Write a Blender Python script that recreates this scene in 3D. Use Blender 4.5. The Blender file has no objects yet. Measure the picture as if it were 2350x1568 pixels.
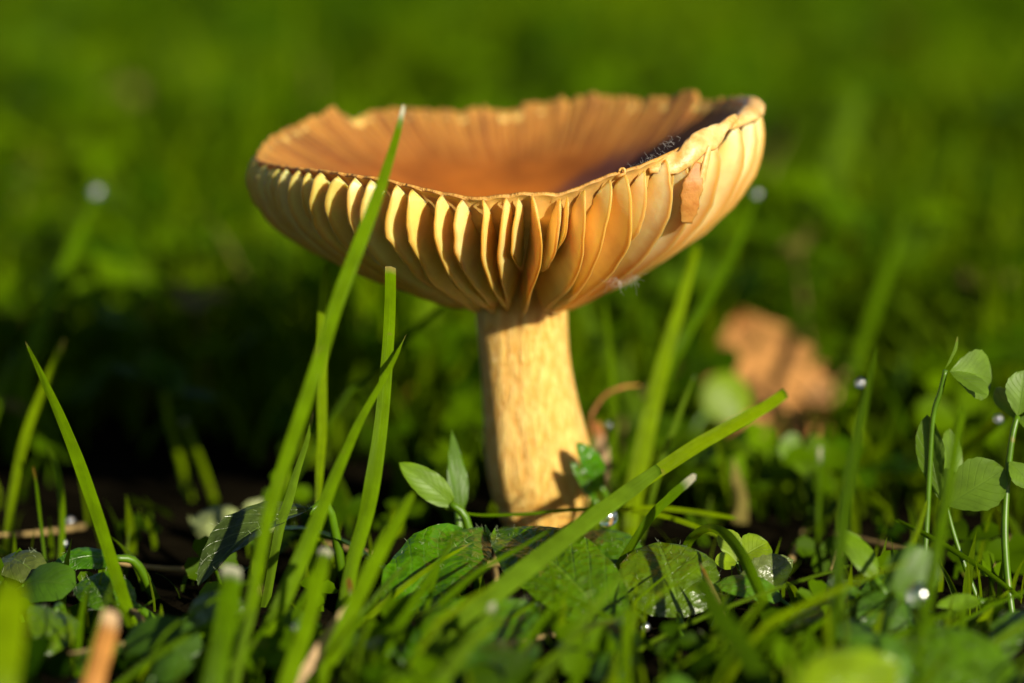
import bpy, math, random
import numpy as np
from mathutils import Vector, Matrix

# ------------------------------------------------------------------ camera, sky, sun
S = 0.01                                   # everything below is laid out in centimetres
sc = bpy.context.scene
COL = sc.collection
PITCH = math.radians(9.0)
DIST = 45.0
FOC = 114.0                                # macro lens, mm
PXW, PXH = 2350.0, 1568.0                  # pixel frame used for reading positions off the photograph
AIM = np.array([-0.30, 0.0, 2.80])
FWD = np.array([0.0, math.cos(PITCH), -math.sin(PITCH)])
UPV = np.array([0.0, math.sin(PITCH), math.cos(PITCH)])
RGT = np.array([1.0, 0.0, 0.0])
CAM = AIM - FWD * DIST
FOCUS = 41.6
FSTOP = 9.0

cam_data = bpy.data.cameras.new("camera")
cam = bpy.data.objects.new("camera", cam_data)
COL.objects.link(cam)
cam.location = Vector(CAM * S)
cam.rotation_euler = (math.radians(90) - PITCH, 0, 0)
cam_data.lens = FOC
cam_data.sensor_width = 36
cam_data.clip_start = 0.001
cam_data.clip_end = 3000
cam_data.dof.use_dof = True
cam_data.dof.focus_distance = FOCUS * S
cam_data.dof.aperture_fstop = FSTOP
sc.camera = cam

SUN_AZ, SUN_EL = 38.0, 23.0                # degrees to the right of the camera's back, above the horizon
sa, se = math.radians(SUN_AZ), math.radians(SUN_EL)
SUN = Vector((math.sin(sa) * math.cos(se), -math.cos(sa) * math.cos(se), math.sin(se)))
world = bpy.data.worlds.new("World")
sc.world = world
world.use_nodes = True
wn = world.node_tree
wn.nodes.clear()
wo = wn.nodes.new("ShaderNodeOutputWorld")
wb = wn.nodes.new("ShaderNodeBackground")
sky = wn.nodes.new("ShaderNodeTexSky")
sky.sky_type = 'NISHITA'
sky.sun_disc = False
sky.air_density = 0.7
sky.dust_density = 0.5
sky.sun_elevation = se
sky.sun_rotation = math.radians(180 - SUN_AZ)
wb.inputs[1].default_value = 0.05
wn.links.new(sky.outputs[0], wb.inputs[0])
wn.links.new(wb.outputs[0], wo.inputs[0])
sun_data = bpy.data.lights.new("sun", 'SUN')
sun_data.energy = 5.0
sun_data.angle = math.radians(0.5)
sun_data.color = (1.0, 0.91, 0.74)
sun = bpy.data.objects.new("sun", sun_data)
COL.objects.link(sun)
sun.rotation_euler = SUN.to_track_quat('Z', 'Y').to_euler()
sun.location = SUN * 3

sc.view_settings.view_transform = 'Standard'
sc.view_settings.look = 'None'
sc.view_settings.exposure = 0.55
sc.view_settings.gamma = 1
sc.view_settings.use_curve_mapping = False
sc.render.engine = 'CYCLES'
sc.cycles.use_denoising = True
sc.cycles.max_bounces = 8
sc.cycles.transmission_bounces = 6
sc.cycles.diffuse_bounces = 4
sc.cycles.sample_clamp_indirect = 6

rng = np.random.default_rng(11)
random.seed(11)


# ------------------------------------------------------------------ positions
def at(px, py, y):
    """point on the vertical plane at depth y (cm) seen at pixel px, py"""
    k = (FOC / 36.0)
    u = (px - PXW / 2) / PXW / k
    v = -(py - PXH / 2) / PXW / k
    d = FWD + RGT * u + UPV * v
    t = (y - CAM[1]) / d[1]
    return CAM + d * t


def on_ground(px, py, z=0.0):
    k = (FOC / 36.0)
    u = (px - PXW / 2) / PXW / k
    v = -(py - PXH / 2) / PXW / k
    d = FWD + RGT * u + UPV * v
    t = (z - CAM[2]) / d[2]
    return CAM + d * t


def px_to_cm(w, y):
    return w / PXW * 36.0 / FOC * (y - CAM[1]) / math.cos(PITCH)


def unit(v):
    v = np.asarray(v, float)
    return v / (np.linalg.norm(v) + 1e-12)


def spline(P, n):
    P = np.asarray(P, float)
    if len(P) == 2:
        t = np.linspace(0, 1, n)[:, None]
        return P[0] * (1 - t) + P[1] * t
    m = len(P) - 1
    Q = np.vstack([2 * P[0] - P[1], P, 2 * P[-1] - P[-2]])
    out = []
    for s in np.linspace(0, m, n):
        i = min(int(s), m - 1)
        t = s - i
        a, b, c, d = Q[i], Q[i + 1], Q[i + 2], Q[i + 3]
        out.append(0.5 * ((2 * b) + (-a + c) * t + (2 * a - 5 * b + 4 * c - d) * t * t + (-a + 3 * b - 3 * c + d) * t ** 3))
    return np.array(out)


def vnoise(x, seed=0):
    """smooth 1-d value noise"""
    x = np.asarray(x, float)
    i = np.floor(x).astype(int)
    f = x - i
    f = f * f * (3 - 2 * f)

    def h(k):
        r = np.sin((k + seed * 57.3) * 12.9898) * 43758.5453
        return (r - np.floor(r)) * 2 - 1
    return h(i) * (1 - f) + h(i + 1) * f


# ------------------------------------------------------------------ meshes
def np_mesh(name, V, F, uv=None, col=None, extra=None, smooth=True):
    """V in cm, F an (M,k) array or a list of such arrays"""
    V = np.asarray(V, np.float32) * S
    Fs = F if isinstance(F, list) else [F]
    Fs = [np.asarray(f, np.int32) for f in Fs if len(f)]
    me = bpy.data.meshes.new(name)
    me.vertices.add(len(V))
    me.vertices.foreach_set("co", V.ravel())
    nl = sum(f.size for f in Fs)
    npoly = sum(len(f) for f in Fs)
    me.loops.add(nl)
    me.polygons.add(npoly)
    idx = np.concatenate([f.ravel() for f in Fs])
    tot = np.concatenate([np.full(len(f), f.shape[1], np.int32) for f in Fs])
    start = np.concatenate([[0], np.cumsum(tot)[:-1]]).astype(np.int32)
    me.loops.foreach_set("vertex_index", idx)
    me.polygons.foreach_set("loop_start", start)
    me.polygons.foreach_set("loop_total", tot)
    me.polygons.foreach_set("use_smooth", np.full(npoly, smooth))
    if uv is not None:
        lay = me.uv_layers.new(name="UVMap")
        lay.data.foreach_set("uv", np.asarray(uv, np.float32)[idx].ravel())
    if col is not None:
        c = np.ones((len(V), 4), np.float32)
        c[:, :3] = col
        a = me.attributes.new("Col", 'FLOAT_COLOR', 'POINT')
        a.data.foreach_set("color", c.ravel())
    if extra is not None:
        for nm, arr in extra.items():
            a = me.attributes.new(nm, 'FLOAT_VECTOR', 'POINT')
            a.data.foreach_set("vector", np.asarray(arr, np.float32).ravel())
    me.update()
    me.validate()
    return me


def grid_faces(nu, nv, wrap=False, off=0):
    """quads for a (nu, nv) vertex grid, v optionally closed"""
    i = np.arange(nu - 1)[:, None]
    j = np.arange(nv if wrap else nv - 1)[None, :]
    j2 = (j + 1) % nv
    a = i * nv + j
    b = i * nv + j2
    c = (i + 1) * nv + j2
    d = (i + 1) * nv + j
    return np.stack([a + 0 * j, b + 0 * j, c + 0 * j, d + 0 * j], -1).reshape(-1, 4) + off


def link(name, me, mat, base=(0, 0, 0), parent=None):
    o = bpy.data.objects.new(name, me)
    if mat is not None and me is not None and len(me.materials) == 0:
        me.materials.append(mat)
    o.location = Vector(np.asarray(base, float) * S)
    COL.objects.link(o)
    if parent is not None:
        o.parent = parent
    return o


def tag(o, label, cat, group=None):
    o["label"] = label
    o["category"] = cat
    if group:
        o["group"] = group
    return o


def empty(name, base):
    o = bpy.data.objects.new(name, None)
    o.empty_display_size = 0.005
    o.location = Vector(np.asarray(base, float) * S)
    COL.objects.link(o)
    return o


def tube(P, R, sides=8, cap=True):
    """tapered tube through points P (cm) with radii R -> V, [quads, tris], t"""
    P = np.asarray(P, float)
    n = len(P)
    R = np.broadcast_to(np.asarray(R, float), (n,))
    T = np.gradient(P, axis=0)
    T /= np.linalg.norm(T, axis=1)[:, None] + 1e-12
    ref = np.array([0.3, 0.9, 0.2])
    V = []
    for k in range(n):
        a = unit(np.cross(T[k], ref))
        b = np.cross(T[k], a)
        th = np.linspace(0, 2 * np.pi, sides, endpoint=False)
        V.append(P[k] + R[k] * (np.cos(th)[:, None] * a + np.sin(th)[:, None] * b))
    V = np.vstack(V)
    F = [grid_faces(n, sides, wrap=True)]
    t = np.repeat(np.linspace(0, 1, n), sides)
    if cap:
        V = np.vstack([V, P[0], P[-1]])
        t = np.concatenate([t, [0, 1]])
        q = np.arange(sides)
        F.append(np.stack([q, (q + 1) % sides, np.full(sides, n * sides)], -1)[:, ::-1])
        o = (n - 1) * sides
        F.append(np.stack([o + q, o + (q + 1) % sides, np.full(sides, n * sides + 1)], -1))
    return V, F, t


# ------------------------------------------------------------------ materials
def new_mat(name):
    m = bpy.data.materials.new(name)
    m.use_nodes = True
    nt = m.node_tree
    nt.nodes.clear()
    out = nt.nodes.new("ShaderNodeOutputMaterial")
    return m, nt, out


def N(nt, kind, **kw):
    n = nt.nodes.new(kind)
    for k, v in kw.items():
        if k in n.inputs:
            n.inputs[k].default_value = v
        else:
            setattr(n, k, v)
    return n


def mixc(nt, fac, a, b, mode='MIX'):
    m = nt.nodes.new("ShaderNodeMix")
    m.data_type = 'RGBA'
    m.blend_type = mode
    for s, v in ((0, fac), (6, a), (7, b)):
        if hasattr(v, "links"):
            nt.links.new(v, m.inputs[s])
        elif v is not None:
            m.inputs[s].default_value = v if s == 0 else (*v, 1) if len(v) == 3 else v
    return m.outputs[2]


def math_n(nt, op, a, b=None, c=None):
    m = nt.nodes.new("ShaderNodeMath")
    m.operation = op
    for s, v in ((0, a), (1, b), (2, c)):
        if v is None:
            continue
        if hasattr(v, "links"):
            nt.links.new(v, m.inputs[s])
        else:
            m.inputs[s].default_value = v
    return m.outputs[0]


def ramp(nt, fac, lo, hi, a=0.0, b=1.0):
    m = nt.nodes.new("ShaderNodeMapRange")
    m.clamp = True
    nt.links.new(fac, m.inputs[0])
    m.inputs[1].default_value = lo
    m.inputs[2].default_value = hi
    m.inputs[3].default_value = a
    m.inputs[4].default_value = b
    return m.outputs[0]


def leaf_material(name, trans=0.42, rough=0.42, stripes=0.0, veins=0.0, pucker=0.0, spec=0.45, vary=0.25):
    m, nt, out = new_mat(name)
    L = nt.links
    at_ = N(nt, "ShaderNodeAttribute", attribute_name="Col")
    tc = N(nt, "ShaderNodeTexCoord")
    no = N(nt, "ShaderNodeTexNoise", Scale=260.0, Detail=4.0, Roughness=0.6)
    L.new(tc.outputs['Object'], no.inputs['Vector'])
    f = ramp(nt, no.outputs[0], 0.3, 0.7, 0.90 * (1 - vary), 0.90 * (1 + vary))
    vm = N(nt, "ShaderNodeVectorMath", operation='SCALE')
    L.new(at_.outputs['Color'], vm.inputs[0])
    L.new(f, vm.inputs['Scale'])
    base = vm.outputs[0]
    # small brown and yellow blemishes
    no2 = N(nt, "ShaderNodeTexNoise", Scale=420.0, Detail=2.0)
    L.new(tc.outputs['Object'], no2.inputs['Vector'])
    spot = ramp(nt, no2.outputs[0], 0.70, 0.76)
    base = mixc(nt, math_n(nt, 'MULTIPLY', spot, 0.7), base, (0.20, 0.17, 0.03))
    height = None
    uv = N(nt, "ShaderNodeSeparateXYZ")
    L.new(tc.outputs['UV'], uv.inputs[0])
    if stripes:
        w = math_n(nt, 'SINE', math_n(nt, 'MULTIPLY', uv.outputs[0], 70.0))
        w = ramp(nt, w, -1, 1)
        ns = N(nt, "ShaderNodeTexNoise", Scale=1.0, Detail=3.0)
        cx = N(nt, "ShaderNodeCombineXYZ")
        L.new(math_n(nt, 'MULTIPLY', uv.outputs[0], 22.0), cx.inputs[0])
        L.new(math_n(nt, 'MULTIPLY', uv.outputs[1], 5.0), cx.inputs[1])
        L.new(cx.outputs[0], ns.inputs['Vector'])
        st = math_n(nt, 'ADD', math_n(nt, 'MULTIPLY', w, 0.5), ns.outputs[0])
        base = mixc(nt, math_n(nt, 'MULTIPLY', ramp(nt, st, 0.45, 1.1), stripes), base, (0.18, 0.30, 0.0), 'MIX')
        height = math_n(nt, 'MULTIPLY', st, 1.0)
    if veins:
        c = math_n(nt, 'ABSOLUTE', math_n(nt, 'SUBTRACT', uv.outputs[0], 0.5))
        mid = ramp(nt, c, 0.012, 0.03, 1, 0)
        sv = math_n(nt, 'SUBTRACT', math_n(nt, 'MULTIPLY', uv.outputs[1], 7.0), math_n(nt, 'MULTIPLY', c, 5.0))
        nz = N(nt, "ShaderNodeTexNoise", Scale=300.0)
        L.new(tc.outputs['Object'], nz.inputs['Vector'])
        sv = math_n(nt, 'ADD', sv, math_n(nt, 'MULTIPLY', nz.outputs[0], 0.35))
        sv = math_n(nt, 'ABSOLUTE', math_n(nt, 'SUBTRACT', math_n(nt, 'FRACT', sv), 0.5))
        side = ramp(nt, sv, 0.02, 0.07, 1, 0)
        ve = math_n(nt, 'MAXIMUM', mid, math_n(nt, 'MULTIPLY', side, 0.6))
        base = mixc(nt, math_n(nt, 'MULTIPLY', ve, veins), base, (0.20, 0.34, 0.04))
        height = math_n(nt, 'MULTIPLY', ve, -3.0 * veins)
    if pucker:
        vo = N(nt, "ShaderNodeTexVoronoi", Scale=900.0)
        L.new(tc.outputs['Object'], vo.inputs['Vector'])
        nb = N(nt, "ShaderNodeTexNoise", Scale=500.0, Detail=5.0)
        L.new(tc.outputs['Object'], nb.inputs['Vector'])
        hp = math_n(nt, 'ADD', math_n(nt, 'MULTIPLY', vo.outputs[0], pucker), math_n(nt, 'MULTIPLY', nb.outputs[0], 2.5 * pucker))
        height = hp if height is None else math_n(nt, 'ADD', height, hp)
    p = N(nt, "ShaderNodeBsdfPrincipled", Roughness=rough)
    p.inputs['Specular IOR Level'].default_value = spec
    L.new(base, p.inputs['Base Color'])
    tr = N(nt, "ShaderNodeBsdfTranslucent")
    tcol = mixc(nt, 1.0, base, (1.55, 1.30, 0.35), 'MULTIPLY')
    L.new(tcol, tr.inputs['Color'])
    if height is not None:
        b = N(nt, "ShaderNodeBump", Strength=0.55, Distance=0.00035)
        L.new(height, b.inputs['Height'])
        L.new(b.outputs[0], p.inputs['Normal'])
    mx = N(nt, "ShaderNodeMixShader", Fac=trans)
    L.new(p.outputs[0], mx.inputs[1])
    L.new(tr.outputs[0], mx.inputs[2])
    L.new(mx.outputs[0], out.inputs[0])
    return m


M_GRASS = leaf_material("grass_blade", trans=0.42, rough=0.42, stripes=0.40, spec=0.09)
M_LAWN = leaf_material("lawn_grass", trans=0.36, rough=0.5, vary=0.15, spec=0.04)
M_CLOVER = leaf_material("clover_leaf", trans=0.38, rough=0.5, veins=0.13, vary=0.25)
M_BROAD = leaf_material("broad_leaf", trans=0.22, rough=0.30, veins=0.22, pucker=1.1, spec=0.6, vary=0.4)
M_STALK = leaf_material("stalk", trans=0.15, rough=0.4, spec=0.5)
M_DRY = leaf_material("dry_leaf", trans=0.25, rough=0.65, stripes=0.0, spec=0.25, vary=0.35)


def gill_material():
    m, nt, out = new_mat("gill")
    L = nt.links
    a = N(nt, "ShaderNodeAttribute", attribute_name="Col")
    tc = N(nt, "ShaderNodeTexCoord")
    no = N(nt, "ShaderNodeTexNoise", Scale=210.0, Detail=5.0, Roughness=0.6)
    L.new(tc.outputs['Object'], no.inputs['Vector'])
    base = mixc(nt, ramp(nt, no.outputs[0], 0.46, 0.72, 0, 0.38), a.outputs['Color'], (0.62, 0.30, 0.07))
    p = N(nt, "ShaderNodeBsdfPrincipled", Roughness=0.42)
    p.inputs['Specular IOR Level'].default_value = 0.4
    p.inputs['Subsurface Weight'].default_value = 1.0
    p.inputs['Subsurface Radius'].default_value = (1.0, 0.72, 0.30)
    p.inputs['Subsurface Scale'].default_value = 0.0013
    L.new(base, p.inputs['Base Color'])
    nb = N(nt, "ShaderNodeTexNoise", Scale=900.0, Detail=4.0)
    L.new(tc.outputs['Object'], nb.inputs['Vector'])
    b = N(nt, "ShaderNodeBump", Strength=0.25, Distance=0.0002)
    L.new(nb.outputs[0], b.inputs['Height'])
    L.new(b.outputs[0], p.inputs['Normal'])
    L.new(p.outputs[0], out.inputs[0])
    return m


def cap_material():
    m, nt, out = new_mat("cap_skin")
    L = nt.links
    a = N(nt, "ShaderNodeAttribute", attribute_name="pol")       # cos, sin, radius fraction
    c = N(nt, "ShaderNodeAttribute", attribute_name="Col")
    sp = N(nt, "ShaderNodeSeparateXYZ")
    L.new(a.outputs['Vector'], sp.inputs[0])
    # radial streaks
    cb = N(nt, "ShaderNodeCombineXYZ")
    L.new(math_n(nt, 'MULTIPLY', sp.outputs[0], 44.0), cb.inputs[0])
    L.new(math_n(nt, 'MULTIPLY', sp.outputs[1], 44.0), cb.inputs[1])
    L.new(math_n(nt, 'MULTIPLY', sp.outputs[2], 2.2), cb.inputs[2])
    n1 = N(nt, "ShaderNodeTexNoise", Scale=1.0, Detail=4.0, Roughness=0.6)
    L.new(cb.outputs[0], n1.inputs['Vector'])
    edge = ramp(nt, sp.outputs[2], 0.66, 0.95)
    streak = math_n(nt, 'MULTIPLY', ramp(nt, n1.outputs[0], 0.42, 0.60), edge)
    tc = N(nt, "ShaderNodeTexCoord")
    n2 = N(nt, "ShaderNodeTexNoise", Scale=110.0, Detail=5.0, Roughness=0.6)
    L.new(tc.outputs['Object'], n2.inputs['Vector'])
    base = mixc(nt, ramp(nt, n2.outputs[0], 0.38, 0.64), mixc(nt, 1.0, c.outputs['Color'], (0.82, 0.76, 0.72), 'MULTIPLY'), mixc(nt, 1.0, c.outputs['Color'], (1.35, 1.32, 1.25), 'MULTIPLY'))
    base = mixc(nt, math_n(nt, 'MULTIPLY', streak, 0.75), base, (0.58, 0.28, 0.055))
    dark = math_n(nt, 'MULTIPLY', ramp(nt, n1.outputs[0], 0.44, 0.34), edge)
    base = mixc(nt, math_n(nt, 'MULTIPLY', dark, 0.65), base, (0.16, 0.065, 0.03))
    n3 = N(nt, "ShaderNodeTexNoise", Scale=600.0, Detail=2.0)
    L.new(tc.outputs['Object'], n3.inputs['Vector'])
    base = mixc(nt, math_n(nt, 'MULTIPLY', ramp(nt, n3.outputs[0], 0.73, 0.78), 0.8), base, (0.08, 0.03, 0.015))
    p = N(nt, "ShaderNodeBsdfPrincipled", Roughness=0.5)
    p.inputs['Specular IOR Level'].default_value = 0.3
    p.inputs['Subsurface Weight'].default_value = 0.25
    p.inputs['Subsurface Radius'].default_value = (1.0, 0.4, 0.1)
    p.inputs['Subsurface Scale'].default_value = 0.0015
    L.new(base, p.inputs['Base Color'])
    h = math_n(nt, 'ADD', math_n(nt, 'MULTIPLY', math_n(nt, 'MULTIPLY', n1.outputs[0], edge), 2.0), math_n(nt, 'MULTIPLY', n2.outputs[0], 0.6))
    b = N(nt, "ShaderNodeBump", Strength=0.6, Distance=0.0005)
    L.new(h, b.inputs['Height'])
    L.new(b.outputs[0], p.inputs['Normal'])
    L.new(p.outputs[0], out.inputs[0])
    return m


def stem_material():
    m, nt, out = new_mat("stem_flesh")
    L = nt.links
    tc = N(nt, "ShaderNodeTexCoord")
    mp = N(nt, "ShaderNodeMapping")
    mp.inputs['Scale'].default_value = (1700, 1700, 420)
    L.new(tc.outputs['Object'], mp.inputs[0])
    n1 = N(nt, "ShaderNodeTexNoise", Scale=1.0, Detail=5.0, Roughness=0.6, Distortion=0.15)
    L.new(mp.outputs[0], n1.inputs['Vector'])
    mp2 = N(nt, "ShaderNodeMapping")
    mp2.inputs['Scale'].default_value = (600, 600, 150)
    L.new(tc.outputs['Object'], mp2.inputs[0])
    n2 = N(nt, "ShaderNodeTexNoise", Scale=1.0, Detail=3.0, Distortion=0.2)
    L.new(mp2.outputs[0], n2.inputs['Vector'])
    h = math_n(nt, 'ADD', n1.outputs[0], math_n(nt, 'MULTIPLY', n2.outputs[0], 0.6))
    base = mixc(nt, ramp(nt, n1.outputs[0], 0.38, 0.62), (0.78, 0.38, 0.05), (0.95, 0.63, 0.17))
    p = N(nt, "ShaderNodeBsdfPrincipled", Roughness=0.28)
    p.inputs['Specular IOR Level'].default_value = 0.6
    p.inputs['Subsurface Weight'].default_value = 0.2
    p.inputs['Subsurface Radius'].default_value = (1.0, 0.42, 0.10)
    p.inputs['Subsurface Scale'].default_value = 0.0018
    L.new(base, p.inputs['Base Color'])
    b = N(nt, "ShaderNodeBump", Strength=1.0, Distance=0.0011)
    L.new(h, b.inputs['Height'])
    L.new(b.outputs[0], p.inputs['Normal'])
    L.new(p.outputs[0], out.inputs[0])
    return m


def flesh_material(name, col, col2, rough=0.3):
    m, nt, out = new_mat(name)
    L = nt.links
    tc = N(nt, "ShaderNodeTexCoord")
    n1 = N(nt, "ShaderNodeTexNoise", Scale=260.0, Detail=6.0, Roughness=0.65)
    L.new(tc.outputs['Object'], n1.inputs['Vector'])
    base = mixc(nt, ramp(nt, n1.outputs[0], 0.38, 0.66), col, col2)
    p = N(nt, "ShaderNodeBsdfPrincipled", Roughness=rough)
    p.inputs['Subsurface Weight'].default_value = 0.4
    p.inputs['Subsurface Radius'].default_value = (1.0, 0.5, 0.15)
    p.inputs['Subsurface Scale'].default_value = 0.0015
    L.new(base, p.inputs['Base Color'])
    b = N(nt, "ShaderNodeBump", Strength=0.7, Distance=0.0004)
    L.new(n1.outputs[0], b.inputs['Height'])
    L.new(b.outputs[0], p.inputs['Normal'])
    L.new(p.outputs[0], out.inputs[0])
    return m


def plain_material(name, col, rough=0.6, trans=0.0):
    m, nt, out = new_mat(name)
    L = nt.links
    tc = N(nt, "ShaderNodeTexCoord")
    n1 = N(nt, "ShaderNodeTexNoise", Scale=400.0, Detail=4.0)
    L.new(tc.outputs['Object'], n1.inputs['Vector'])
    base = mixc(nt, n1.outputs[0], tuple(c * 0.7 for c in col), tuple(min(1, c * 1.25) for c in col))
    p = N(nt, "ShaderNodeBsdfPrincipled", Roughness=rough)
    L.new(base, p.inputs['Base Color'])
    if trans:
        t = N(nt, "ShaderNodeBsdfTranslucent")
        L.new(base, t.inputs['Color'])
        mx = N(nt, "ShaderNodeMixShader", Fac=trans)
        L.new(p.outputs[0], mx.inputs[1])
        L.new(t.outputs[0], mx.inputs[2])
        L.new(mx.outputs[0], out.inputs[0])
    else:
        L.new(p.outputs[0], out.inputs[0])
    return m


def ground_material():
    m, nt, out = new_mat("soil")
    L = nt.links
    tc = N(nt, "ShaderNodeTexCoord")
    n1 = N(nt, "ShaderNodeTexNoise", Scale=60.0, Detail=8.0, Roughness=0.65)
    L.new(tc.outputs['Object'], n1.inputs['Vector'])
    soil = mixc(nt, ramp(nt, n1.outputs[0], 0.35, 0.7), (0.004, 0.0035, 0.002), (0.013, 0.010, 0.005))
    # grassy far lawn: beyond about three metres the blades are too small to build
    geo = N(nt, "ShaderNodeNewGeometry")
    ln = N(nt, "ShaderNodeVectorMath", operation='LENGTH')
    L.new(geo.outputs['Position'], ln.inputs[0])
    far = ramp(nt, ln.outputs['Value'], 2.6, 3.4)
    n2 = N(nt, "ShaderNodeTexNoise", Scale=14.0, Detail=8.0, Roughness=0.7)
    L.new(tc.outputs['Object'], n2.inputs['Vector'])
    green = mixc(nt, ramp(nt, n2.outputs[0], 0.35, 0.65), (0.045, 0.10, 0.006), (0.11, 0.20, 0.012))
    p = N(nt, "ShaderNodeBsdfPrincipled", Roughness=0.9)
    p.inputs['Specular IOR Level'].default_value = 0.0
    L.new(mixc(nt, far, soil, green), p.inputs['Base Color'])
    b = N(nt, "ShaderNodeBump", Strength=0.8, Distance=0.003)
    L.new(n1.outputs[0], b.inputs['Height'])
    L.new(b.outputs[0], p.inputs['Normal'])
    L.new(p.outputs[0], out.inputs[0])
    return m


def water_material():
    m, nt, out = new_mat("dew")
    p = N(nt, "ShaderNodeBsdfPrincipled", Roughness=0.03)
    p.inputs['Base Color'].default_value = (1, 1, 1, 1)
    p.inputs['Transmission Weight'].default_value = 1.0
    p.inputs['IOR'].default_value = 1.333
    g = N(nt, "ShaderNodeBsdfGlossy", Roughness=0.22)
    g.inputs['Color'].default_value = (1, 1, 1, 1)
    mx = N(nt, "ShaderNodeMixShader", Fac=0.3)
    nt.links.new(p.outputs[0], mx.inputs[1])
    nt.links.new(g.outputs[0], mx.inputs[2])
    nt.links.new(mx.outputs[0], out.inputs[0])
    return m


M_GILL = gill_material()
M_CAP = cap_material()
M_STEM = stem_material()
M_FLESH = flesh_material("torn_flesh", (0.62, 0.30, 0.06), (0.88, 0.62, 0.26), 0.42)
M_TORN = flesh_material("torn_gill", (0.42, 0.15, 0.02), (0.62, 0.29, 0.06), 0.55)
M_FUZZ = plain_material("mycelium", (0.62, 0.58, 0.52), 0.7, 0.3)
M_HAIR = plain_material("leaf_hair", (0.50, 0.58, 0.36), 0.4, 0.3)
M_SOIL = ground_material()
M_WATER = water_material()

# ------------------------------------------------------------------ ground
def ground():
    rad = np.concatenate([np.linspace(0, 40, 60), np.geomspace(42, 120000, 50)])
    th = np.linspace(0, 2 * np.pi, 96, endpoint=False)
    X = rad[:, None] * np.cos(th)
    Y = rad[:, None] * np.sin(th)
    Z = -0.05 + 0.16 * (np.sin(X * 0.9 + 1.3) * np.cos(Y * 0.7)) * np.clip((rad[:, None] - 1.5) / 3, 0, 1) * np.clip(60 / (rad[:, None] + 1), 0, 1)
    V = np.stack([X, Y, Z - 0.1], -1).reshape(-1, 3)
    me = np_mesh("ground", V, grid_faces(len(rad), 96, wrap=True))
    o = link("ground", me, M_SOIL)
    o["kind"] = "structure"


ground()

# ------------------------------------------------------------------ mushroom
CAPC = np.array([-0.33, 0.0])
STEMC = np.array([-0.18, 0.0])
RIM_PHI = [-180, -172, -152, -127, -105, -90, -60, -45, -29, -16, -7.5, 3, 11, 20.7, 29, 37, 49.5, 60, 75, 90, 110, 144, 162, 180]
RIM_Z = [5.72, 5.69, 5.75, 5.76, 5.57, 5.36, 5.40, 5.43, 5.39, 5.25, 5.18, 5.26, 5.25, 5.46, 5.56, 5.69, 5.90, 6.03, 6.12, 6.14, 6.08, 5.92, 5.86, 5.72]
NG = 74


def wrapdeg(p):
    return (np.asarray(p) + 180) % 360 - 180


def rim_z(p):
    return np.interp(wrapdeg(p), RIM_PHI, RIM_Z)


def rim_r(p):
    p = np.asarray(p, float)
    r = 3.46 + 0.05 * np.sin(np.radians(p) * 3 + 0.7) + 0.035 * np.sin(np.radians(p) * 7)
    return r


def cap_c(s):
    s = np.asarray(s)[..., None]
    return STEMC * (1 - s) + CAPC * s


def g_low(s):
    return np.interp(s, [0.2, 0.4, 0.5, 0.575, 0.747, 0.91, 0.985, 1.0], [0.0, 0.10, 0.165, 0.21, 0.345, 0.56, 0.72, 0.78])


def z_under(s, p):
    Z = rim_z(p)
    return np.minimum(3.80 + (Z - 0.12 - 3.80) * np.clip(s, 0, 1.2) ** 2.2, z_top(s, p) - 0.075)


def z_top(s, p):
    Z = rim_z(p)
    return 4.55 + (Z - 4.55) * np.clip(s, 0, 1.2) ** 2.2


def polar(s, p, z, R=None):
    p = np.asarray(p, float)
    s = np.asarray(s, float)
    R = rim_r(p) if R is None else R
    a = np.radians(p)
    c = cap_c(s)
    return np.stack([c[..., 0] + s * R * np.sin(a), c[..., 1] - s * R * np.cos(a), np.broadcast_to(z, s.shape)], -1)


mushroom = tag(empty("mushroom", (0, 0, 0)), "upturned orange-brown mushroom with flaring golden gills and a thick cream stem", "mushroom")

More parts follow.
